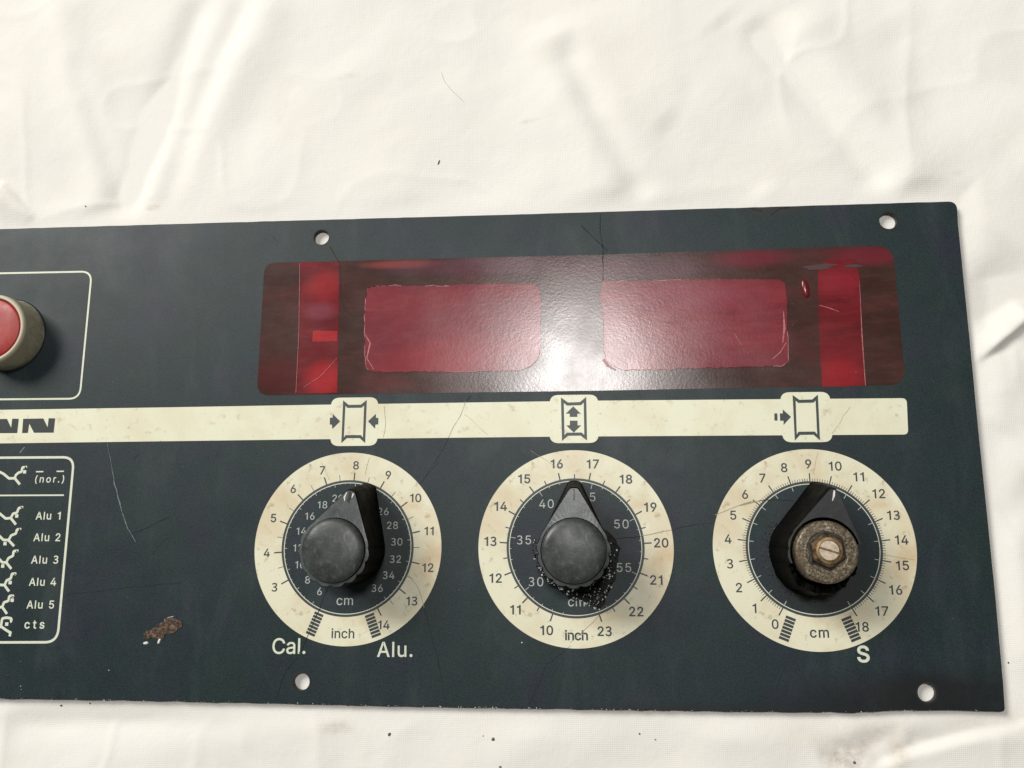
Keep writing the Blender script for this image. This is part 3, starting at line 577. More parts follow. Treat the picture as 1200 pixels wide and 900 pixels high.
sheet('smudge', [blob_outline(W(960, 313)[:2], 5.0, .9, .05, seed=2), blob_outline(W(1000, 312)[:2], 2.6, .6, 0, seed=3)], Z1 + .16, plain('grey_smudge', (.055, .022, .022), .5), win, PO)

# cream stripe with wheel symbols --------------------------------------------
stripe = sheet('stripe', [rounded(P2([(-190, 482.6), (0, 480.3), (200, 477.3), (370, 474.4), (700, 469.5), (1062.5, 466.6), (1064.3, 509.2), (640, 511.8), (370, 514.8), (200, 517), (0, 519.6), (-190, 522)]), [0, 0, 0, 0, 0, 1.5, 1.5, 0, 0, 0, 0, 0], 6)], Z1, M['stripe'], panel, PO, label='long cream stripe with wheel symbols')
PADS = [[(388, 466.2), (443.5, 465.5), (442.3, 522.3), (387, 522.8)], [(644, 463), (701, 462.4), (701.6, 519), (644, 519.4)], [(914, 459.8), (972.5, 459.2), (976, 518), (917, 518.4)]]
SYM = []
def z8(x, y): return (370 + x / 12, 455 + y / 12)
def zc(x, y): return (860 + x / 5.4545, 450 + y / 5.4545)
SYM.append(([z8(402, 208), z8(455, 255), z8(640, 253), z8(700, 203), z8(680, 732), z8(627, 680), z8(430, 680), z8(378, 732)],
            [[z8(200, 415), z8(240, 412), z8(243, 365), z8(345, 465), z8(235, 572), z8(228, 512), z8(198, 510)],
             [z8(735, 465), z8(845, 360), z8(848, 415), z8(882, 418), z8(878, 510), z8(840, 510), z8(835, 570)]]))
SYM.append(([(659, 469), (665, 473.5), (680.3, 473), (685.5, 468.4), (686.3, 513), (681, 508.7), (665, 508.9), (660, 513.4)],
            [[(671.7, 476.2), (680.8, 484.8), (676.6, 484.8), (676.6, 488.6), (667.6, 488.6), (667.6, 484.8), (663, 484.8)],
             [(672.3, 507), (663.5, 498.5), (667.8, 498.5), (667.8, 493), (676.8, 493), (676.8, 498.5), (681, 498.5)]]))
SYM.append(([(930.5, 466.2), (936, 470.4), (952.6, 470), (957, 465.8), (959.2, 512.6), (954, 507.6), (936.5, 507.8), (932.5, 512.8)],
            [[zc(293, 188), zc(312, 188), zc(312, 163), zc(365, 210), zc(317, 262), zc(317, 235), zc(295, 235)], [zc(258, 188), zc(277, 188), zc(279, 234), zc(259, 234)]]))
SL = ['wheel rim symbol between two inward arrows', 'wheel rim symbol with up and down arrows inside', 'wheel rim symbol with a dashed arrow on its left']
for pad, (fr, arr), lb in zip(PADS, SYM, SL):
    sheet('symbol_pad', [rounded(P2(pad), 2.9, 6)], Z1 + .02, M['stripe'], stripe, PO)
    s = strokes('wheel_symbol', [(P2(fr), 1.0, True)], Z1 + .05, M['ink'], stripe, PO, label=lb)
    sheet('arrow_mark', [P2(a) for a in arr], Z1 + .055, M['ink'], stripe, PO)
def zl(x, y): return (x / 15, 480 + y / 15)
def ncontour(dx, x0=None):
    q = [(410, 162), (765, 156), (838, 312), (858, 152), (972, 154), (945, 405), (600, 407), (516, 245), (492, 410), (390, 412)]
    return P2([(zl(x + dx, y)[0], zl(x + dx, y)[1] + (.5 if dx < -300 else 0)) for x, y in q])
sheet('wordmark', [ncontour(0), ncontour(-640)], Z1 + .05, M['logo'], stripe, PO, label='black slanted block letters NN')

# framed boxes at the left ----------------------------------------------------
def frame(name, pts, w, rad, label):
    c = P2(pts); path = rounded(c, rad, 8)
    return strokes(name, [(path, w, False)], Z1, M['line'], panel, PO, label)
bx = frame('button_frame', [(-190, 322.5), (0, 320.3), (107.6, 318.2), (93.4, 467.2), (0, 468), (-190, 470)], .62, [0, 0, 3.8, 3.8, 0, 0], 'rounded pale frame line around the red button')
tb = frame('chart_frame', [(-190, 537), (0, 536.4), (86.8, 535.8), (67.2, 752.6), (0, 752.8), (-190, 753)], .78, [0, 0, 3.8, 4.2, 0, 0], 'rounded pale frame line around the Alu list')
def za(x, y): return (x / 7.5, 530 + y / 7.5)
def zb(x, y): return (x / 7.5, 650 + y / 7.5)
strokes('divider_line', [(P2([(-190, 581.5), za(562, 377)]), .5, False)], Z1, M['line'], tb, PO)
strokes('overbar', [(P2([za(317, 171), za(382, 170)]), .42, False), (P2([za(498, 168), za(563, 167)]), .42, False)], Z1 + .004, M['line'], tb, PO)
def lettering(s, px0, px1, base, cap_px, bold, parent, mat='line', slant=0, z=Z1, label=None, target=None):
    """text whose left and right ends and baseline sit at the given photograph pixels"""
    a = W(px0, base); b = W(px1, base); size = cap_px * U / .509
    c = text_contours(s, 1, left=(0, 0)); wid = max(p[0] for q in c for p in q)
    n = len(s) - 1; sp = ((b[0] - a[0]) / size - wid) / max(1, n)
    c = text_contours(s, size, left=a[:2], spacing=sp, slant=slant, bold=bold)
    ang = math.atan2(b[1] - a[1], b[0] - a[0])
    c = [[(a[0] + (x - a[0]) * math.cos(ang) - (y - a[1]) * math.sin(ang), a[1] + (x - a[0]) * math.sin(ang) + (y - a[1]) * math.cos(ang)) for x, y in q] for q in c]
    return sheet('lettering', c, z, M[mat], parent, PO, label=label)
lettering('(nor.)', 40.8, 74.4, 565.3, 8.2, .045, tb, slant=.06)
for s, x0, x1, bl, f in (('Alu 1', 312, 527, 590, za), ('Alu 2', 292, 525, 780, za), ('Alu 3', 272, 507, 77, zb), ('Alu 4', 253, 488, 272, zb), ('Alu 5', 232, 470, 472, zb)):
    lettering(s, f(x0, 0)[0], f(x1, 0)[0], f(0, bl)[1], 8.9, .06, tb)
lettering('cts', zb(213, 0)[0], zb(385, 0)[0], zb(0, 648)[1], 9.4, .08, tb)
SQ = [(za, [(-200, 150), (-15, 168), (30, 188), (80, 230), (130, 228), (140, 200), (165, 178), (190, 172), (197, 132), (240, 130)], [(130, 228), (175, 283)], (217, 172)),
      (za, [(-60, 500), (0, 540), (50, 582), (95, 578), (115, 540), (150, 530), (165, 490), (205, 482)], [(95, 578), (140, 635)], (148, 560)),
      (za, [(-60, 700), (0, 740), (30, 770), (75, 772), (100, 730), (140, 715), (150, 678), (187, 675)], [(75, 772), (125, 825)], (45, 803)),
      (zb, [(-60, 10), (0, 45), (20, 68), (55, 68), (75, 30), (115, 10), (120, -32), (165, -35)], [(55, 68), (100, 125)], (25, 100)),
      (zb, [(-60, 262), (0, 265), (40, 268), (60, 225), (95, 210), (105, 168), (145, 165)], [(40, 268), (80, 323)], (90, 245)),
      (zb, [(-60, 470), (0, 462), (20, 460), (35, 420), (75, 405), (82, 363), (125, 360)], [(20, 460), (62, 520)], (108, 400)),
      (zb, [(-40, 640), (8, 635), (20, 560), (60, 553), (102, 560), (98, 588)], [(8, 630), (50, 660), (92, 685), (85, 718)], (60, 610))]
for f, a, b, d in SQ:
    ra = rounded(P2([f(*p) for p in a]), .5, 3)
    s = strokes('rim_profile_symbol', [(ra, .82, False), (P2([f(*p) for p in b]), .82, False)], Z1, M['line'], tb, PO)
    c = W(*f(*d)); e = .55
    sheet('weight_mark', [[(c[0] - e, c[1] - e), (c[0] + e, c[1] - e), (c[0] + e, c[1] + e), (c[0] - e, c[1] + e)]], Z1 + .012, M['line'], tb, PO)

# dials ----------------------------------------------------------------------
DC = [(-272.0 * U, -13.2 * U), (-5.6 * U, -12.9 * U), (261.8 * U, -14.0 * U)]
def dial(ci, label):
    c = DC[ci]; o3 = (c[0], c[1], 0)
    rout = [112.0, 112.4, 112.0][ci] * U * 1.0; rin = [78.3, 78.6, 74.8][ci] * U
    rout = [111.4, 111.8, 111.8][ci] * U
    d = sheet('dial', [circ(c, rout, 160), circ(c, rin, 128)[::-1]], Z1, M['cream'], panel, o3, label=label)
    lw = .24
    sheet('ring_line', [circ(c, rin - .62, 128), circ(c, rin - .62 - lw, 128)[::-1]], Z1, M['line'], d, o3)
    sheet('dark_ring', [circ(c, rin + .12, 128), circ(c, rin - .60, 128)[::-1]], Z1 + .01, M['ink'], d, o3)
    return d, c, o3, rin
def ticks(name, c, lst, mat, d, o3, z):
    V = []; F = []
    for a, r0, r1, w in lst:
        p0 = Vector(pol(c, r0, a)); p1 = Vector(pol(c, r1, a)); t = (p1 - p0).normalized(); n = Vector((-t.y, t.x)) * w / 2; b = len(V)
        for q in (p0 - n, p0 + n, p1 + n, p1 - n): V.append((q.x, q.y, z))
        F.append((b, b + 3, b + 2, b + 1))
    return mk(name, V, F, mat, d, o3)
def numerals(c, lst, mat, d, o3, z, off, name='numerals'):
    cs = []
    for s, r, a, size, sp in lst: cs += text_contours(s, size, center=pol(c, r, a), spacing=sp, bold=off)
    return sheet(name, cs, z, mat, d, o3)
def hatch(c, angs, d, o3, rad=(80.5, 108)):
    for a in angs:
        cs = []; n = 7; u = Vector(pol((0, 0), 1, a)); v = Vector((1, 0)) if True else None
        for k in range(n):
            r0 = (rad[0] + (rad[1] - rad[0]) * k / n) * U; r1 = r0 + (rad[1] - rad[0]) / n * U * .76
            hw = 5.6 * U; p0 = Vector(c) + u * r0; p1 = Vector(c) + u * r1; t = Vector((-u.y, u.x)).normalized() * hw
            cs.append([tuple(p0 - t), tuple(p0 + t), tuple(p1 + t), tuple(p1 - t)])
        sheet('hatch_marks', cs, Z1 + .03, M['ink'], d, o3)

d, c, o3, rin = dial(0, 'dial printed 3 to 14 inch, between the words Cal. and Alu.')
A1 = lambda n: 4.1 + 24.5 * (n - 8)
ticks('tick_marks', c, [(A1(n), rin, 87.8 * U, .40) for n in range(3, 15)], M['ink'], d, o3, Z1 + .03)
ticks('fine_tick_marks', c, [(A1(n + .5), rin, 85.5 * U, .17) for n in range(3, 14)] , M['ink'], d, o3, Z1 + .03)
C1 = lambda n: 83.0 + 9.65 * (n - 30)
ticks('centimetre_ticks', c, [(C1(n / 2), (72.0 if n % 4 == 0 else 74.0) * U, rin - .7, .17) for n in range(12, 75)], M['innerprint'], d, o3, Z1 + .012)
numerals(c, [(str(n), (98.5 if n > 9 else 96.6) * U, A1(n) + (1.2 if n > 9 else .3), 18.6 * U, -.01) for n in range(3, 15)], M['ink'], d, o3, Z1 + .035, .06)
numerals(c, [('inch', 97 * U, -178.9, 20.5 * U, .0)], M['ink'], d, o3, Z1 + .035, .05, 'unit_word')
numerals(c, [(str(n), 59 * U, C1(n) + .5, 16.2 * U, .01) for n in range(6, 38, 2)], M['innerprint'], d, o3, Z1, .005, 'inner_numerals')
numerals(c, [('cm', 61.4 * U, -179.2, 20.5 * U, .02)], M['innerprint'], d, o3, Z1, .01, 'unit_word')
hatch(c, (-157.8, 159.4), d, o3)
d1 = d
d, c, o3, rin = dial(1, 'dial printed 10 to 23 inch in bold figures')
A2 = lambda n: .2 + 24.7 * (n - 16.5)
ticks('tick_marks', c, [(A2(n), rin, 87.2 * U, .42) for n in range(10, 24)], M['ink'], d, o3, Z1 + .03)
ticks('fine_tick_marks', c, [(A2(n + .5), rin, 83.8 * U, .34) for n in range(10, 23)], M['ink'], d, o3, Z1 + .03)
C2 = lambda n: 16 + 9.72 * (n - 45)
ticks('centimetre_ticks', c, [(C2(n), (69.5 if n % 5 == 0 else 73.5) * U, rin - .7, .18) for n in range(26, 60)], M['innerprint'], d, o3, Z1 + .012)
numerals(c, [(str(n), 98.0 * U, A2(n) + .3, 19.6 * U, .01) for n in range(10, 24)], M['ink'], d, o3, Z1 + .035, .085)
numerals(c, [('inch', 97.2 * U, 180, 20.5 * U, -.02)], M['ink'], d, o3, Z1 + .035, .10, 'unit_word')
numerals(c, [(str(n), 59.5 * U, C2(n) - (.6 if n < 50 else 1), 19.4 * U, .05) for n in range(30, 60, 5)], M['innerprint'], d, o3, Z1, -.002, 'inner_numerals')
numerals(c, [('cm', 61.8 * U, 179.5, 20 * U, .02)], M['innerprint'], d, o3, Z1, .01, 'unit_word')
d2 = d
d, c, o3, rin = dial(2, 'dial printed 0 to 18 cm, the one with the broken knob')
A3 = lambda n: -149.9 + 16.67 * n
ticks('tick_marks', c, [(A3(n), rin, 84.4 * U, .36) for n in range(0, 19)], M['ink'], d, o3, Z1 + .03)
ticks('fine_tick_marks', c, [(A3(n / 8), rin, 78.4 * U, .17) for n in range(0, 18 * 8) if n % 8], M['ink'], d, o3, Z1 + .03)
ticks('centimetre_ticks', c, [(A3(n), 66.5 * U, rin - .7, .20) for n in range(0, 19)], M['innerprint'], d, o3, Z1 + .012)
numerals(c, [(str(n), (95.0 if n < 10 else 96.8) * U, A3(n) + (-.4 if n < 10 else .9), 19.4 * U, .01) for n in range(0, 19)], M['ink'], d, o3, Z1 + .035, .06)
numerals(c, [('cm', 92.5 * U, 179.8, 21 * U, .04)], M['ink'], d, o3, Z1 + .035, .07, 'unit_word')
hatch(c, (-158.7, 158.2), d, o3)
d3 = d
def zd(k, x, y): return (((280, 540, 820)[k]) + x * .28889, 520 + y * .28889)
lettering('Cal.', zd(0, 135, 0)[0], zd(0, 268, 0)[0], 766, 17.0, .06, panel, label='large pale word Cal. below the first dial')
lettering('Alu.', zd(0, 560, 0)[0], zd(0, 702, 0)[0], 769.6, 16.2, .06, panel, label='large pale word Alu. below the first dial')
lettering('S', zd(2, 640, 0)[0], zd(2, 690, 0)[0], 775.6, 16.6, .16, panel, label='large pale letter S below the third dial')

# knobs ------------------------------------------------------------------------
def teardrop(r, L, tipw, n_arc=132, n_side=8, sc_n=15, sc_a=0.0):
    """closed outline round (0,0), pointer towards +y; same point count for every r, L"""
    th = math.acos(min(.99, r / L)) + .02; pts = []
    for i in range(n_arc + 1):               # clockwise from the right tangent to the left one
        a = th + (2 * math.pi - 2 * th) * i / n_arc
        e = min(1, min(i, n_arc - i) / 14)
        k = r + sc_a * e * (abs(math.sin(a * sc_n / 2)) ** .6 * 1.0 - .6) if sc_a else r
        pts.append((k * math.sin(a), k * math.cos(a)))
    l = pts[-1]; tl = (-tipw, L - .35 * tipw); tr = (tipw, L - .35 * tipw); rr = pts[0]
    for i in range(1, n_side + 1): s = i / n_side; pts.append((l[0] * (1 - s) + tl[0] * s, l[1] * (1 - s) + tl[1] * s))
    for i in range(1, 5): a = math.pi * i / 4; pts.append((-tipw * math.cos(a), L - .35 * tipw + .35 * tipw * math.sin(a)))
    for i in range(1, n_side): s = i / n_side; pts.append((tr[0] * (1 - s) + rr[0] * s, tr[1] * (1 - s) + rr[1] * s))
    return pts
def rotd(p, deg):
    a = math.radians(deg); return (p[0] * math.cos(a) + p[1] * math.sin(a), -p[0] * math.sin(a) + p[1] * math.cos(a))
def knob(cxy, deg, label, capmat, topmat, twist=0):
    o3 = (cxy[0], cxy[1], 0)
    lv = [(0.05, 10.9, 21.4, 2.2, 0), (2.0, 10.9, 21.2, 2.1, .25), (3.0, 10.6, 20.9, 2.0, .5), (9.0, 10.6, 20.0, 1.8, .8), (17.2, 10.5, 18.6, 1.6, .75), (19.0, 10.5, 18.3, 1.5, .75), (19.5, 10.35, 18.0, 1.35, .7)]
    V = []; F = []; rings = []
    for z, r, L, tw, sa in lv:
        q = [rotd(p, deg) for p in teardrop(r, L, tw, sc_a=sa)]; rings.append(len(V)); V += [(cxy[0] + x, cxy[1] + y, z) for x, y in q]
    n = len(q)
    for a, b in zip(rings, rings[1:]):
        for i in range(n): j = (i + 1) % n; F.append((a + i, a + j, b + j, b + i)[::-1])
    body = mk('knob', V, F, M['knob'], panel, o3, False, label)
    # face of the pointer: from the outline inwards to the cap recess
    V = []; F = []; q2 = []
    for x, y in q:
        s = math.hypot(x, y); q2.append((x / s * 9.55, y / s * 9.5))
    V += [(cxy[0] + x * .995, cxy[1] + y * .995, 19.52) for x, y in q] + [(cxy[0] + x, cxy[1] + y, 19.62) for x, y in q2] + [(cxy[0] + x * .985, cxy[1] + y * .985, 17.0) for x, y in q2]
    for i in range(n):
        j = (i + 1) % n; F.append((i, n + i, n + j, j)); F.append((n + i, 2 * n + i, 2 * n + j, n + j))
    F.append(tuple(range(2 * n, 3 * n))[::-1])
    mk('pointer_face', V, F, topmat, body, o3)
    prof = [(9.2, 17.0), (9.25, 19.4), (9.25, 20.5), (9.1, 20.9), (8.6, 21.3), (7.6, 21.62), (6.2, 21.85), (4.6, 22.03), (2.4, 22.15)]
    V = []; F = []; m = 72
    for r, z in prof: V += [(cxy[0] + r * math.sin(2 * math.pi * i / m), cxy[1] + r * math.cos(2 * math.pi * i / m), z) for i in range(m)]
    V.append((cxy[0], cxy[1], 22.18))
    for k in range(len(prof) - 1):
        for i in range(m): j = (i + 1) % m; F.append((k * m + i, (k + 1) * m + i, (k + 1) * m + j, k * m + j))
    k = len(prof) - 1
    for i in range(m): F.append((k * m + i, (k + 1) * m, k * m + (i + 1) % m))
    mk('cap', V, F, capmat, body, o3, True)
    return body, o3
k1c = W(388.4, 645.0, 21.9)[:2]; k2c = W(672.0, 645.6, 21.9)[:2]; k3c = W(969.4, 647.0, 20.6)[:2]
kb, ko = knob(k1c, 15.0, 'black pointer knob with dusty grey cap on the first dial', M['cap'], M['knobtop'])
def local(c, deg, pts): return [(c[0] + rotd(p, deg)[0], c[1] + rotd(p, deg)[1]) for p in pts]
strokes('index_mark', [(local(k1c, 15, [(-1.1, 17.2), (-1.4, 15.6), (-1.0, 14.6)]), [.3, .5, .2], False), (local(k1c, 15, [(.9, 17.3), (.8, 16.0)]), [.5, .2], False)], 19.66, M['flake'], kb, ko)
strokes('index_groove', [(local(k1c, 15, [(-.3, 17.6), (.2, 16.0), (-.1, 14.9), (.6, 14.4)]), [.6, .9, .6, .2], False)], 19.665, M['flakeblack'], kb, ko)
# polished, chipped rim on the right of the face
kb, ko = knob(k2c, 1.2, 'black pointer knob with rubbed grey cap on the second dial', M['cap'], plain('polished_knob_face', (.060, .072, .072), .28, 300, .35, .2, 900))
strokes('index_groove', [(local(k2c, 1.2, [(0, 17.7), (.1, 16.0), (0, 14.4)]), [.22, .3, .35], False)], 19.66, M['flakeblack'], kb, ko)

def broken_knob(cxy, deg):
    o3 = (cxy[0], cxy[1], 0); r_ = random.Random(3)
    V = []; F = []
    lv = [(0.05, 11.6, 21.2, 2.3, 0), (3.0, 11.3, 20.6, 2.1, .3), (9.0, 10.9, 19.8, 1.9, .5), (16.5, 10.5, 18.6, 1.5, .55), (18.6, 10.2, 17.9, 1.2, .5)]
    rings = [[rotd(p, deg) for p in teardrop(r, L, tw, sc_a=sa)] for z, r, L, tw, sa in lv]
    n = len(rings[0]); ang = [(math.degrees(math.atan2(p[0], p[1]))) % 360 for p in rings[0]]
    def top(a):                               # height left standing at clock angle a
        if a <= 80 or a >= 250: return 1.0
        if a < 100: return None
        return .74 + .07 * math.sin(a * .17) + .03 * math.sin(a * .61) + r_.uniform(-.02, .02) + .18 * max(0, (a - 215) / 35)
    idx = sorted([i for i in range(n) if top(ang[i]) is not None], key=lambda i: (ang[i] - 100) % 360)
    cols = []
    for i in idx:
        a_ = ang[i]; t = top(a_); col = []
        for k, l in enumerate(lv):
            x, y = rings[k][i]; jit = .10 * math.sin(ang[i] * .33 + k) + r_.uniform(-.03, .03) if t < 1 else 0
            s = 1 + jit / 11 + (.15 * math.sin(math.radians(min(180, max(0, (a_ - 106) / 144 * 180)))) if t < 1 else 0); col.append((cxy[0] + x * s, cxy[1] + y * s, l[0] * t if k else .05))
        x, y = rings[-1][i]; s = math.hypot(x, y); ri = 9.7 + (.12 * math.sin(ang[i] * .2) if t < 1 else 0)
        col.append((cxy[0] + x / s * ri, cxy[1] + y / s * ri, 18.6 * t)); col.append((cxy[0] + x / s * 9.5, cxy[1] + y / s * 9.5, .05))
        cols.append((col, t))
    m = len(cols[0][0])
    for col, t in cols: V += col
    FT = []
    for a in range(len(cols) - 1):
        for k in range(m - 1):
            f = (a * m + k, (a + 1) * m + k, (a + 1) * m + k + 1, a * m + k + 1)
            (F if not (k == m - 3 and min(cols[a][1], cols[a + 1][1]) == 1) else FT).append(f[::-1])
    F.append(tuple(range(m))); F.append(tuple(range((len(cols) - 1) * m, len(cols) * m))[::-1])
    body = mk('knob', V, F, black_plastic('broken_knob_plastic', (.002, .002, .002), (.008, .007, .005), .3, .5, .5, .04), panel, o3, False, 'broken black pointer knob without cap on the third dial')
    me = bpy.data.meshes.new('pointer_face')
    mk('pointer_face', [(x, y, z + .01) for x, y, z in V], FT, M['knobdark'], body, o3)
    # bush, nut, collet, slotted screw
    def turned(name, c, prof, seg, mat, label=None, smooth=True, rot=0, close=True):
        V = []; F = []
        for r, z in prof: V.extend([(c[0] + r * math.sin(rot + 2 * math.pi * i / seg), c[1] + r * math.cos(rot + 2 * math.pi * i / seg), z) for i in range(seg)])
        for k in range(len(prof) - 1):
            for i in range(seg): j = (i + 1) % seg; F.append((k * seg + i, (k + 1) * seg + i, (k + 1) * seg + j, k * seg + j))
        if close: F.append(tuple(range((len(prof) - 1) * seg, len(prof) * seg))[::-1])
        return mk(name, V, F, mat, body, o3, smooth, label)
    b = turned('metal_bush', cxy, [(8.7, .1), (8.75, 19.6), (8.5, 20.3), (8.1, 20.5), (5.9, 20.6), (5.5, 20.35), (5.2, 20.3)], 72, M['bush'], 'speckled round metal bush', False)
    turned('lock_nut', (cxy[0] - .1, cxy[1] + .5), [(5.15, 20.0), (5.15, 21.2), (4.75, 21.6), (3.9, 21.65)], 6, M['nut'], 'brown hexagonal nut', False, rot=math.radians(-7))
    turned('nut_gap', (cxy[0] - .1, cxy[1] + .5), [(5.75, 20.62), (5.0, 20.66)], 6, M['burnt'], 'black ring round the nut', False, rot=math.radians(-7))  # flat black ring laid round the nut
    cc = W(890 + 462 / 5.6286, 560 + 480 / 5.6286, 22.2)[:2]
    turned('collet', cc, [(3.75, 21.0), (3.75, 21.9), (3.55, 22.15), (2.95, 22.2), (2.85, 21.9)], 40, M['collet'], 'round brass collet', False)
    # slotted head: two half discs either side of a slot
    sl = math.radians(-17); u = (math.cos(sl), math.sin(sl)); v = (-math.sin(sl), math.cos(sl)); hw = .30; R = 2.75
    for s in (1, -1):
        a0 = math.asin(hw / R); arc = [(R * math.cos(a0 + (math.pi - 2 * a0) * i / 20), s * R * math.sin(a0 + (math.pi - 2 * a0) * i / 20)) for i in range(21)]
        P = [(cc[0] + x * u[0] + y * v[0], cc[1] + x * u[1] + y * v[1]) for x, y in arc]; k = len(P)
        V = [(x, y, 21.4) for x, y in P] + [(x, y, 22.05) for x, y in P] + [((x - cc[0]) * .95 + cc[0], (y - cc[1]) * .95 + cc[1], 22.2) for x, y in P]
        F = []
        for l in range(2):
            for i in range(k): j = (i + 1) % k; F.append((l * k + i, l * k + j, (l + 1) * k + j, (l + 1) * k + i)[::s])
        F.append(tuple(range(2 * k, 3 * k))[::s])
        mk('screw_head', V, F, M['screw'], body, o3)
    turned('slot_floor', cc, [(2.9, 21.3), (2.8, 21.5)], 32, M['slot'])
    strokes('index_mark', [(local(cxy, deg, [(.1, 17.6), (.2, 16.2), (.0, 14.6)]), [.45, .6, .2], False)], 18.66, M['flake'], body, o3)
    return body
broken = broken_knob(k3c, 11.5)

# crumbs of broken plastic and paint round the knobs, some pale ones as glints
def crumbs(name, regions, mats, parent, zb=Z1, seed=0, size=(.15, .5), label=None):
    r = random.Random(seed); out = {m: ([], []) for m in mats}
    for cnt, gen in regions:
        for _ in range(cnt):
            x, y = gen(r); m = r.choice(mats); V, F = out[m]; b = len(V); s = r.uniform(*size); a0 = r.uniform(0, 6.28); n = r.choice((3, 4, 5)); h = s * r.uniform(.2, .7)
            for i in range(n): a = a0 + 6.283 * i / n; k = s * r.uniform(.5, 1); V.append((x + k * math.cos(a) * r.uniform(.5, 1.3), y + k * math.sin(a), zb + .02))
            V.append((x + r.uniform(-.2, .2) * s, y + r.uniform(-.2, .2) * s, zb + h))
            for i in range(n): F.append((b + i, b + (i + 1) % n, b + n))
    for m in mats:
        V, F = out[m]
        if V: tag(mk(name, V, F, M[m], parent, PO, label=label), None, None, kind='stuff')
def arcgen(c, r0, r1, a0, a1):
    def g(r): a = r.uniform(a0, a1); q = r0 + (r1 - r0) * r.random() ** 1.5; return pol(c, q, a)
    return g
def polygen(px):
    P = P2(px)
    def g(r):
        i = r.randrange(1, len(P) - 1); a, b = r.random(), r.random()
        if a + b > 1: a, b = 1 - a, 1 - b
        return (P[0][0] + a * (P[i][0] - P[0][0]) + b * (P[i + 1][0] - P[0][0]), P[0][1] + a * (P[i][1] - P[0][1]) + b * (P[i + 1][1] - P[0][1]))
    return g
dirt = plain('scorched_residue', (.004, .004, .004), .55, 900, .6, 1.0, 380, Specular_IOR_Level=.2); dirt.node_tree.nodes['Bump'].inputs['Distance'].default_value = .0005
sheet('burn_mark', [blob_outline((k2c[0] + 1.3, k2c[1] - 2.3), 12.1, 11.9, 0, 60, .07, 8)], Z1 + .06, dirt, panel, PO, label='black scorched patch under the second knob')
sheet('burn_mark', [jag(P2([(700, 672), (722, 648), (724, 668), (716, 690), (706, 708), (702, 715), (690, 706), (668, 700), (652, 690), (668, 688)]), .35, .9, 6)], Z1 + .08, dirt, panel, PO)
crumbs('crumbs_and_glints', [(260, polygen([(662, 695), (690, 690), (722, 668), (716, 690), (707, 706), (702, 716), (688, 708)])), (150, arcgen(k2c, 10.9, 12.8, 195, 285)), (40, arcgen(k2c, 11.2, 13.2, 80, 130))],
       ['flakegrey', 'flake', 'flakeblack', 'flakeblack', 'flakeblack'], panel, Z1 + .08, 3, (.16, .50))  # pale flakes stand in for glints on the glossy black residue
crumbs('crumbs_and_glints', [(180, arcgen(k3c, 11.5, 14.5, 130, 320)), (120, arcgen(k3c, 10.5, 15.5, 150, 210))], ['flakeblack', 'flakeblack', 'rust'], panel, Z1, 5, (.10, .34))
crumbs('crumbs_and_glints', [(60, arcgen(k1c, 11.2, 13.0, 100, 270))], ['flakeblack'], panel, Z1, 6, (.10, .25))

# red push button --------------------------------------------------------------
bc = W(-12.0, 385.0, 10.2)[:2]; bo = (bc[0], bc[1], 0)
def turned(name, c, prof, seg, mat, parent, origin, label=None, close=True):
    V = []; F = []
    for r, z in prof: V.extend([(c[0] + r * math.sin(2 * math.pi * i / seg), c[1] + r * math.cos(2 * math.pi * i / seg), z) for i in range(seg)])
    for k in range(len(prof) - 1):
        for i in range(seg): j = (i + 1) % seg; F.append((k * seg + i, (k + 1) * seg + i, (k + 1) * seg + j, k * seg + j))
    if close: F.append(tuple(range((len(prof) - 1) * seg, len(prof) * seg))[::-1])
    return mk(name, V, F, mat, parent, origin, True, label)
btn = turned('push_button', bc, [(12.2, .05), (12.2, .9), (11.95, 1.2), (11.9, 8.8), (11.7, 9.7), (11.2, 10.15), (10.75, 10.2), (10.45, 9.9), (10.4, 8.2), (9.9, 8.0)], 96, M['collar'], panel, bo, 'dirty ivory collar of the red push button', False)
turned('button_cap', bc, [(10.2, 6.5), (10.2, 9.3), (10.0, 9.75), (9.5, 9.95), (6, 10.05), (.5, 10.1)], 96, M['redcap'], btn, bo, 'red round button cap')
turned('base_shadow_ring', bc, [(12.75, .03), (12.7, .45), (12.2, .5)], 80, M['burnt'], btn, bo, 'black ring standing for the shadow under the collar', False)  # black ring added as the shadow at the button base

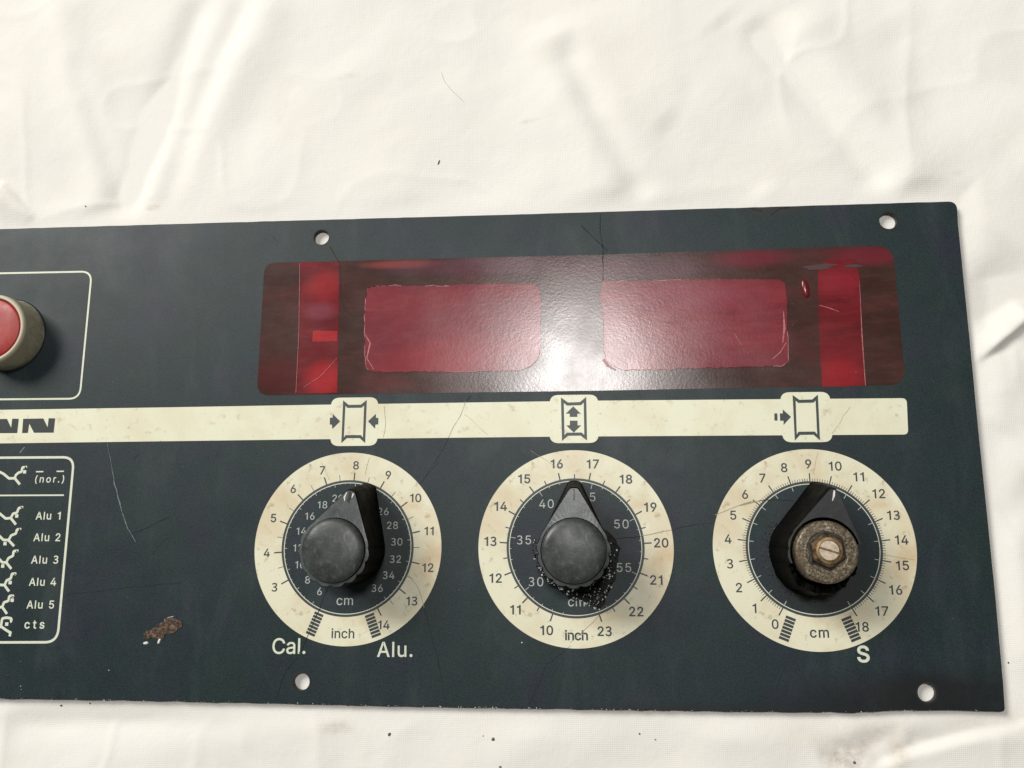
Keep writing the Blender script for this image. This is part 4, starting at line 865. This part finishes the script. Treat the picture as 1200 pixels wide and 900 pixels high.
# cracks, scratches, rust ------------------------------------------------------
def wobble(pts, seed, amp=.12, step=2.0):
    r = random.Random(seed); P = [Vector(p) for p in P2(pts)]; out = []
    for a, b in zip(P, P[1:]):
        k = max(1, int((b - a).length / step))
        for j in range(k): q = a.lerp(b, j / k); out.append((q.x + r.gauss(0, amp), q.y + r.gauss(0, amp)))
    out.append(tuple(P[-1])); return out
def crack(pts, w, mat, seed, z=Z1 + .05, name='crack'):
    p = wobble(pts, seed); r = random.Random(seed)
    strokes(name, [(p, [max(.04, w * r.uniform(.5, 1.3)) for _ in p], False)], z, M[mat], panel, PO)
CR = [([(386, 288), (398, 308), (399.5, 330), (398, 350), (407, 366), (419, 373)], .24, 'crack'),
      ([(703, 251), (704, 275), (707, 296), (706.5, 330)], .26, 'crack'), ([(680, 264), (697, 279), (712, 294)], .26, 'crack'),
      ([(384, 689), (374, 714), (366, 732), (358, 751), (349, 770), (336, 783), (329, 800), (323, 822)], .26, 'crack'),
      ([(497, 712), (504, 740), (511, 765), (518, 800), (523, 828)], .16, 'crack'), ([(479, 673), (489, 686), (497, 712)], .13, 'crackcream'),
      ([(552, 463), (546, 470)], .14, 'crack'), ([(546, 470), (540, 487), (531, 500), (526, 512)], .18, 'crackcream'), ([(526, 512), (517, 530), (498, 560)], .10, 'crack'),
      ([(545, 486), (560, 500), (572, 510)], .10, 'crackcream'), ([(723, 631), (752, 628)], .22, 'crack'), ([(752, 628), (768, 625), (788, 621)], .20, 'crackcream'), ([(788, 621), (802, 617), (835, 612)], .12, 'crack'),
      ([(702, 722), (681, 742), (668, 753)], .15, 'crackcream'), ([(668, 757), (641, 779), (620, 826)], .12, 'crack'), ([(622, 528), (655, 549)], .10, 'crackcream'),
      ([(838, 604), (866, 593), (889, 587)], .22, 'crackcream'), ([(889, 587), (905, 585), (930, 587)], .20, 'crack'), ([(1034, 650), (1052, 653), (1071, 656)], .14, 'crackcream'),
      ([(997, 476), (985, 495), (975, 508)], .10, 'crackcream'), ([(450, 476), (452, 495), (449, 513)], .12, 'crackcream'), ([(958, 530), (953, 556)], .10, 'crackcream'), ([(376, 542), (386, 562)], .10, 'crackcream'),
      ([(432, 536), (428, 556)], .08, 'crackcream'), ([(493, 566), (515, 540)], .07, 'crack'),
      ([(154, 626), (172, 618), (198, 606)], .13, 'crack'), ([(78, 697), (110, 693), (150, 688), (212, 683)], .15, 'crack'), ([(178, 650), (190, 634), (200, 630)], .07, 'crack'),
      ([(155, 538), (164, 531)], .16, 'crack'), ([(318, 275), (326, 284)], .15, 'crack'), ([(880, 244), (893, 248)], .25, 'crack'), ([(903, 252), (914, 245), (925, 243)], .35, 'crack')]
for i, (p, w, m) in enumerate(CR): crack(p, w, m, i)
crack([(132.5, 553), (135, 567), (140, 590), (145, 608), (150, 620)], .30, 'scratch', 50, name='scratch'); crack([(150, 620), (155, 629), (159, 635)], .22, 'scratch', 51, name='scratch')
crack([(126, 520), (132, 553)], .12, 'scratch', 52, name='scratch'); crack([(24, 530), (29, 524)], .3, 'scratch', 53, name='scratch')
crack([(733, 365), (748, 385), (762, 398)], .10, 'filmedge', 54, Z1 + .2, 'scratch'); crack([(755, 372), (770, 394)], .14, 'filmedge', 55, Z1 + .2, 'scratch'); crack([(860, 391), (869, 404)], .10, 'filmedge', 56, Z1 + .2, 'scratch')
crack([(866, 592.5), (878, 589), (884, 588)], .7, 'crackcream', 57, Z1 + .06, 'smear')
RB = [[(168, 748), (171, 741), (177, 739), (184, 732), (191, 730), (193, 725), (199, 723.5), (207, 724), (213, 728), (213, 734), (208, 740), (202, 742), (193, 743), (191, 748), (184, 748.5), (178, 746), (172, 750)]]
rb = sheet('rust_patch', [jag(P2(RB[0]), .22, .6, 9)], Z1 + .04, M['rust'], panel, PO, extrude=.06, bevel=.05, label='rust brown chipped patch left of the first dial')
dome('paint_flake', W(171, 753.5)[:2], .85, .45, .25, .15, M['flake'], rb, Z1, jit=.15)
dome('paint_flake', W(186.5, 751.5)[:2], .38, .85, .25, -.3, M['flake'], rb, Z1, jit=.15)
strokes('chipped_lip', [(P2([(193, 727), (198, 723.5), (204, 722)]), [.15, .3, .1], False), (P2([(184, 733), (190, 730)]), .18, False)], Z1 + .14, M['flakegrey'], rb, PO)
# chipped paint along the lower edge, dust on the face
def edgegen(x0, x1):
    E = sorted(OUT[13:])
    def g(r):
        x = r.uniform(x0, x1); y = float(np.interp(x, [e[0] for e in E], [e[1] for e in E])); q = W(x, y - r.uniform(.0, 1.2)); return q[:2]
    return g
crumbs('edge_chips', [(22, edgegen(10, 480)), (60, edgegen(540, 640)), (50, edgegen(690, 760)), (16, edgegen(760, 880)), (30, edgegen(440, 700)), (220, edgegen(0, 1160))], ['flakegrey', 'rust', 'flakeblack', 'flakeblack'], panel, .0, 11, (.10, .30))
def facegen(r): q = W(r.uniform(0, 1150), r.uniform(262, 815)); return q[:2]
crumbs('dust_specks', [(170, facegen)], ['flakegrey'], panel, Z1 + .1, 12, (.04, .11))
crumbs('dust_specks', [(1, lambda r: W(127.5, 785.5)[:2]), (1, lambda r: W(24, 804)[:2]), (1, lambda r: W(611.5, 753)[:2]), (1, lambda r: W(25, 808)[:2])], ['flake'], panel, Z1, 13, (.30, .32))

# bits lying on the cloth --------------------------------------------------------
def bit(px, py, rx, ry, rot, label, name='crumb', cat='crumb', mat='lint', h=.4):
    q = W(px, py, -2.0); z = CZ(q[0], q[1]) - .03
    o = dome(name, q[:2], rx, ry, h, rot, M[mat], None, z, 12, 4, jit=.22); tag(o, label, cat); return o
bit(514, 190, .28, 1.05, -.35, 'elongated dark lint scrap on the cloth above the panel', 'lint_scrap', 'lint', h=.35)
bit(578, 866, .55, .48, .3, 'round grey crumb, the largest on the cloth below the second dial')
bit(749.5, 860, .26, .28, 0, 'tiny black crumb on the cloth below the gap between second and third dials')
bit(456.5, 860.5, .42, .6, -.5, 'dark grey crumb on the cloth below the first dial')
bit(566, 862, .22, .18, 0, 'tiny pale grey speck beside the round crumb below the panel', mat='flakegrey')
bit(768, 867, .2, .2, 0, 'smallest dark speck right of the tiny black crumb below the panel')
bit(586.5, 898, .4, .3, 0, 'dark speck at the bottom border of the photo below the second dial')
bit(1181.5, 776.5, .22, .3, 0, 'dark speck on the cloth right of the lower corner of the panel')
bit(101.5, 242.5, .24, .24, 0, 'small dark speck on the cloth above the left end of the panel')
bit(71, 827, .4, .25, .2, 'dark speck touching the lower edge of the panel at far left')
bit(1002, 894, .45, .4, .2, 'black crumb in the dirty stain at the lower right')
bit(105, 824.5, .3, .22, 0, 'small dark speck below the panel right of the one at far left')
q = [(517, 84), (521, 95), (530, 106), (543, 118)]
hp = []
for a, b in q: w = W(a, b, -2.0); hp.append((w[0], w[1], CZ(w[0], w[1]) + .06))
L, R2 = ribbon_pts([h[:2] for h in hp], .07); V = []
for i in range(4): V += [(*L[i], hp[i][2]), (*R2[i], hp[i][2]), (hp[i][0], hp[i][1], hp[i][2] + .06)]
F = []
for i in range(3):
    a, b = 3 * i, 3 * i + 3
    F += [(a, a + 2, b + 2, b), (a + 2, a + 1, b + 1, b + 2), (a + 1, a, b, b + 1)]
tag(mk('hair', V, F, M['lint'], None, hp[0]), 'thin curved hair lying on the cloth above the panel', 'hair')
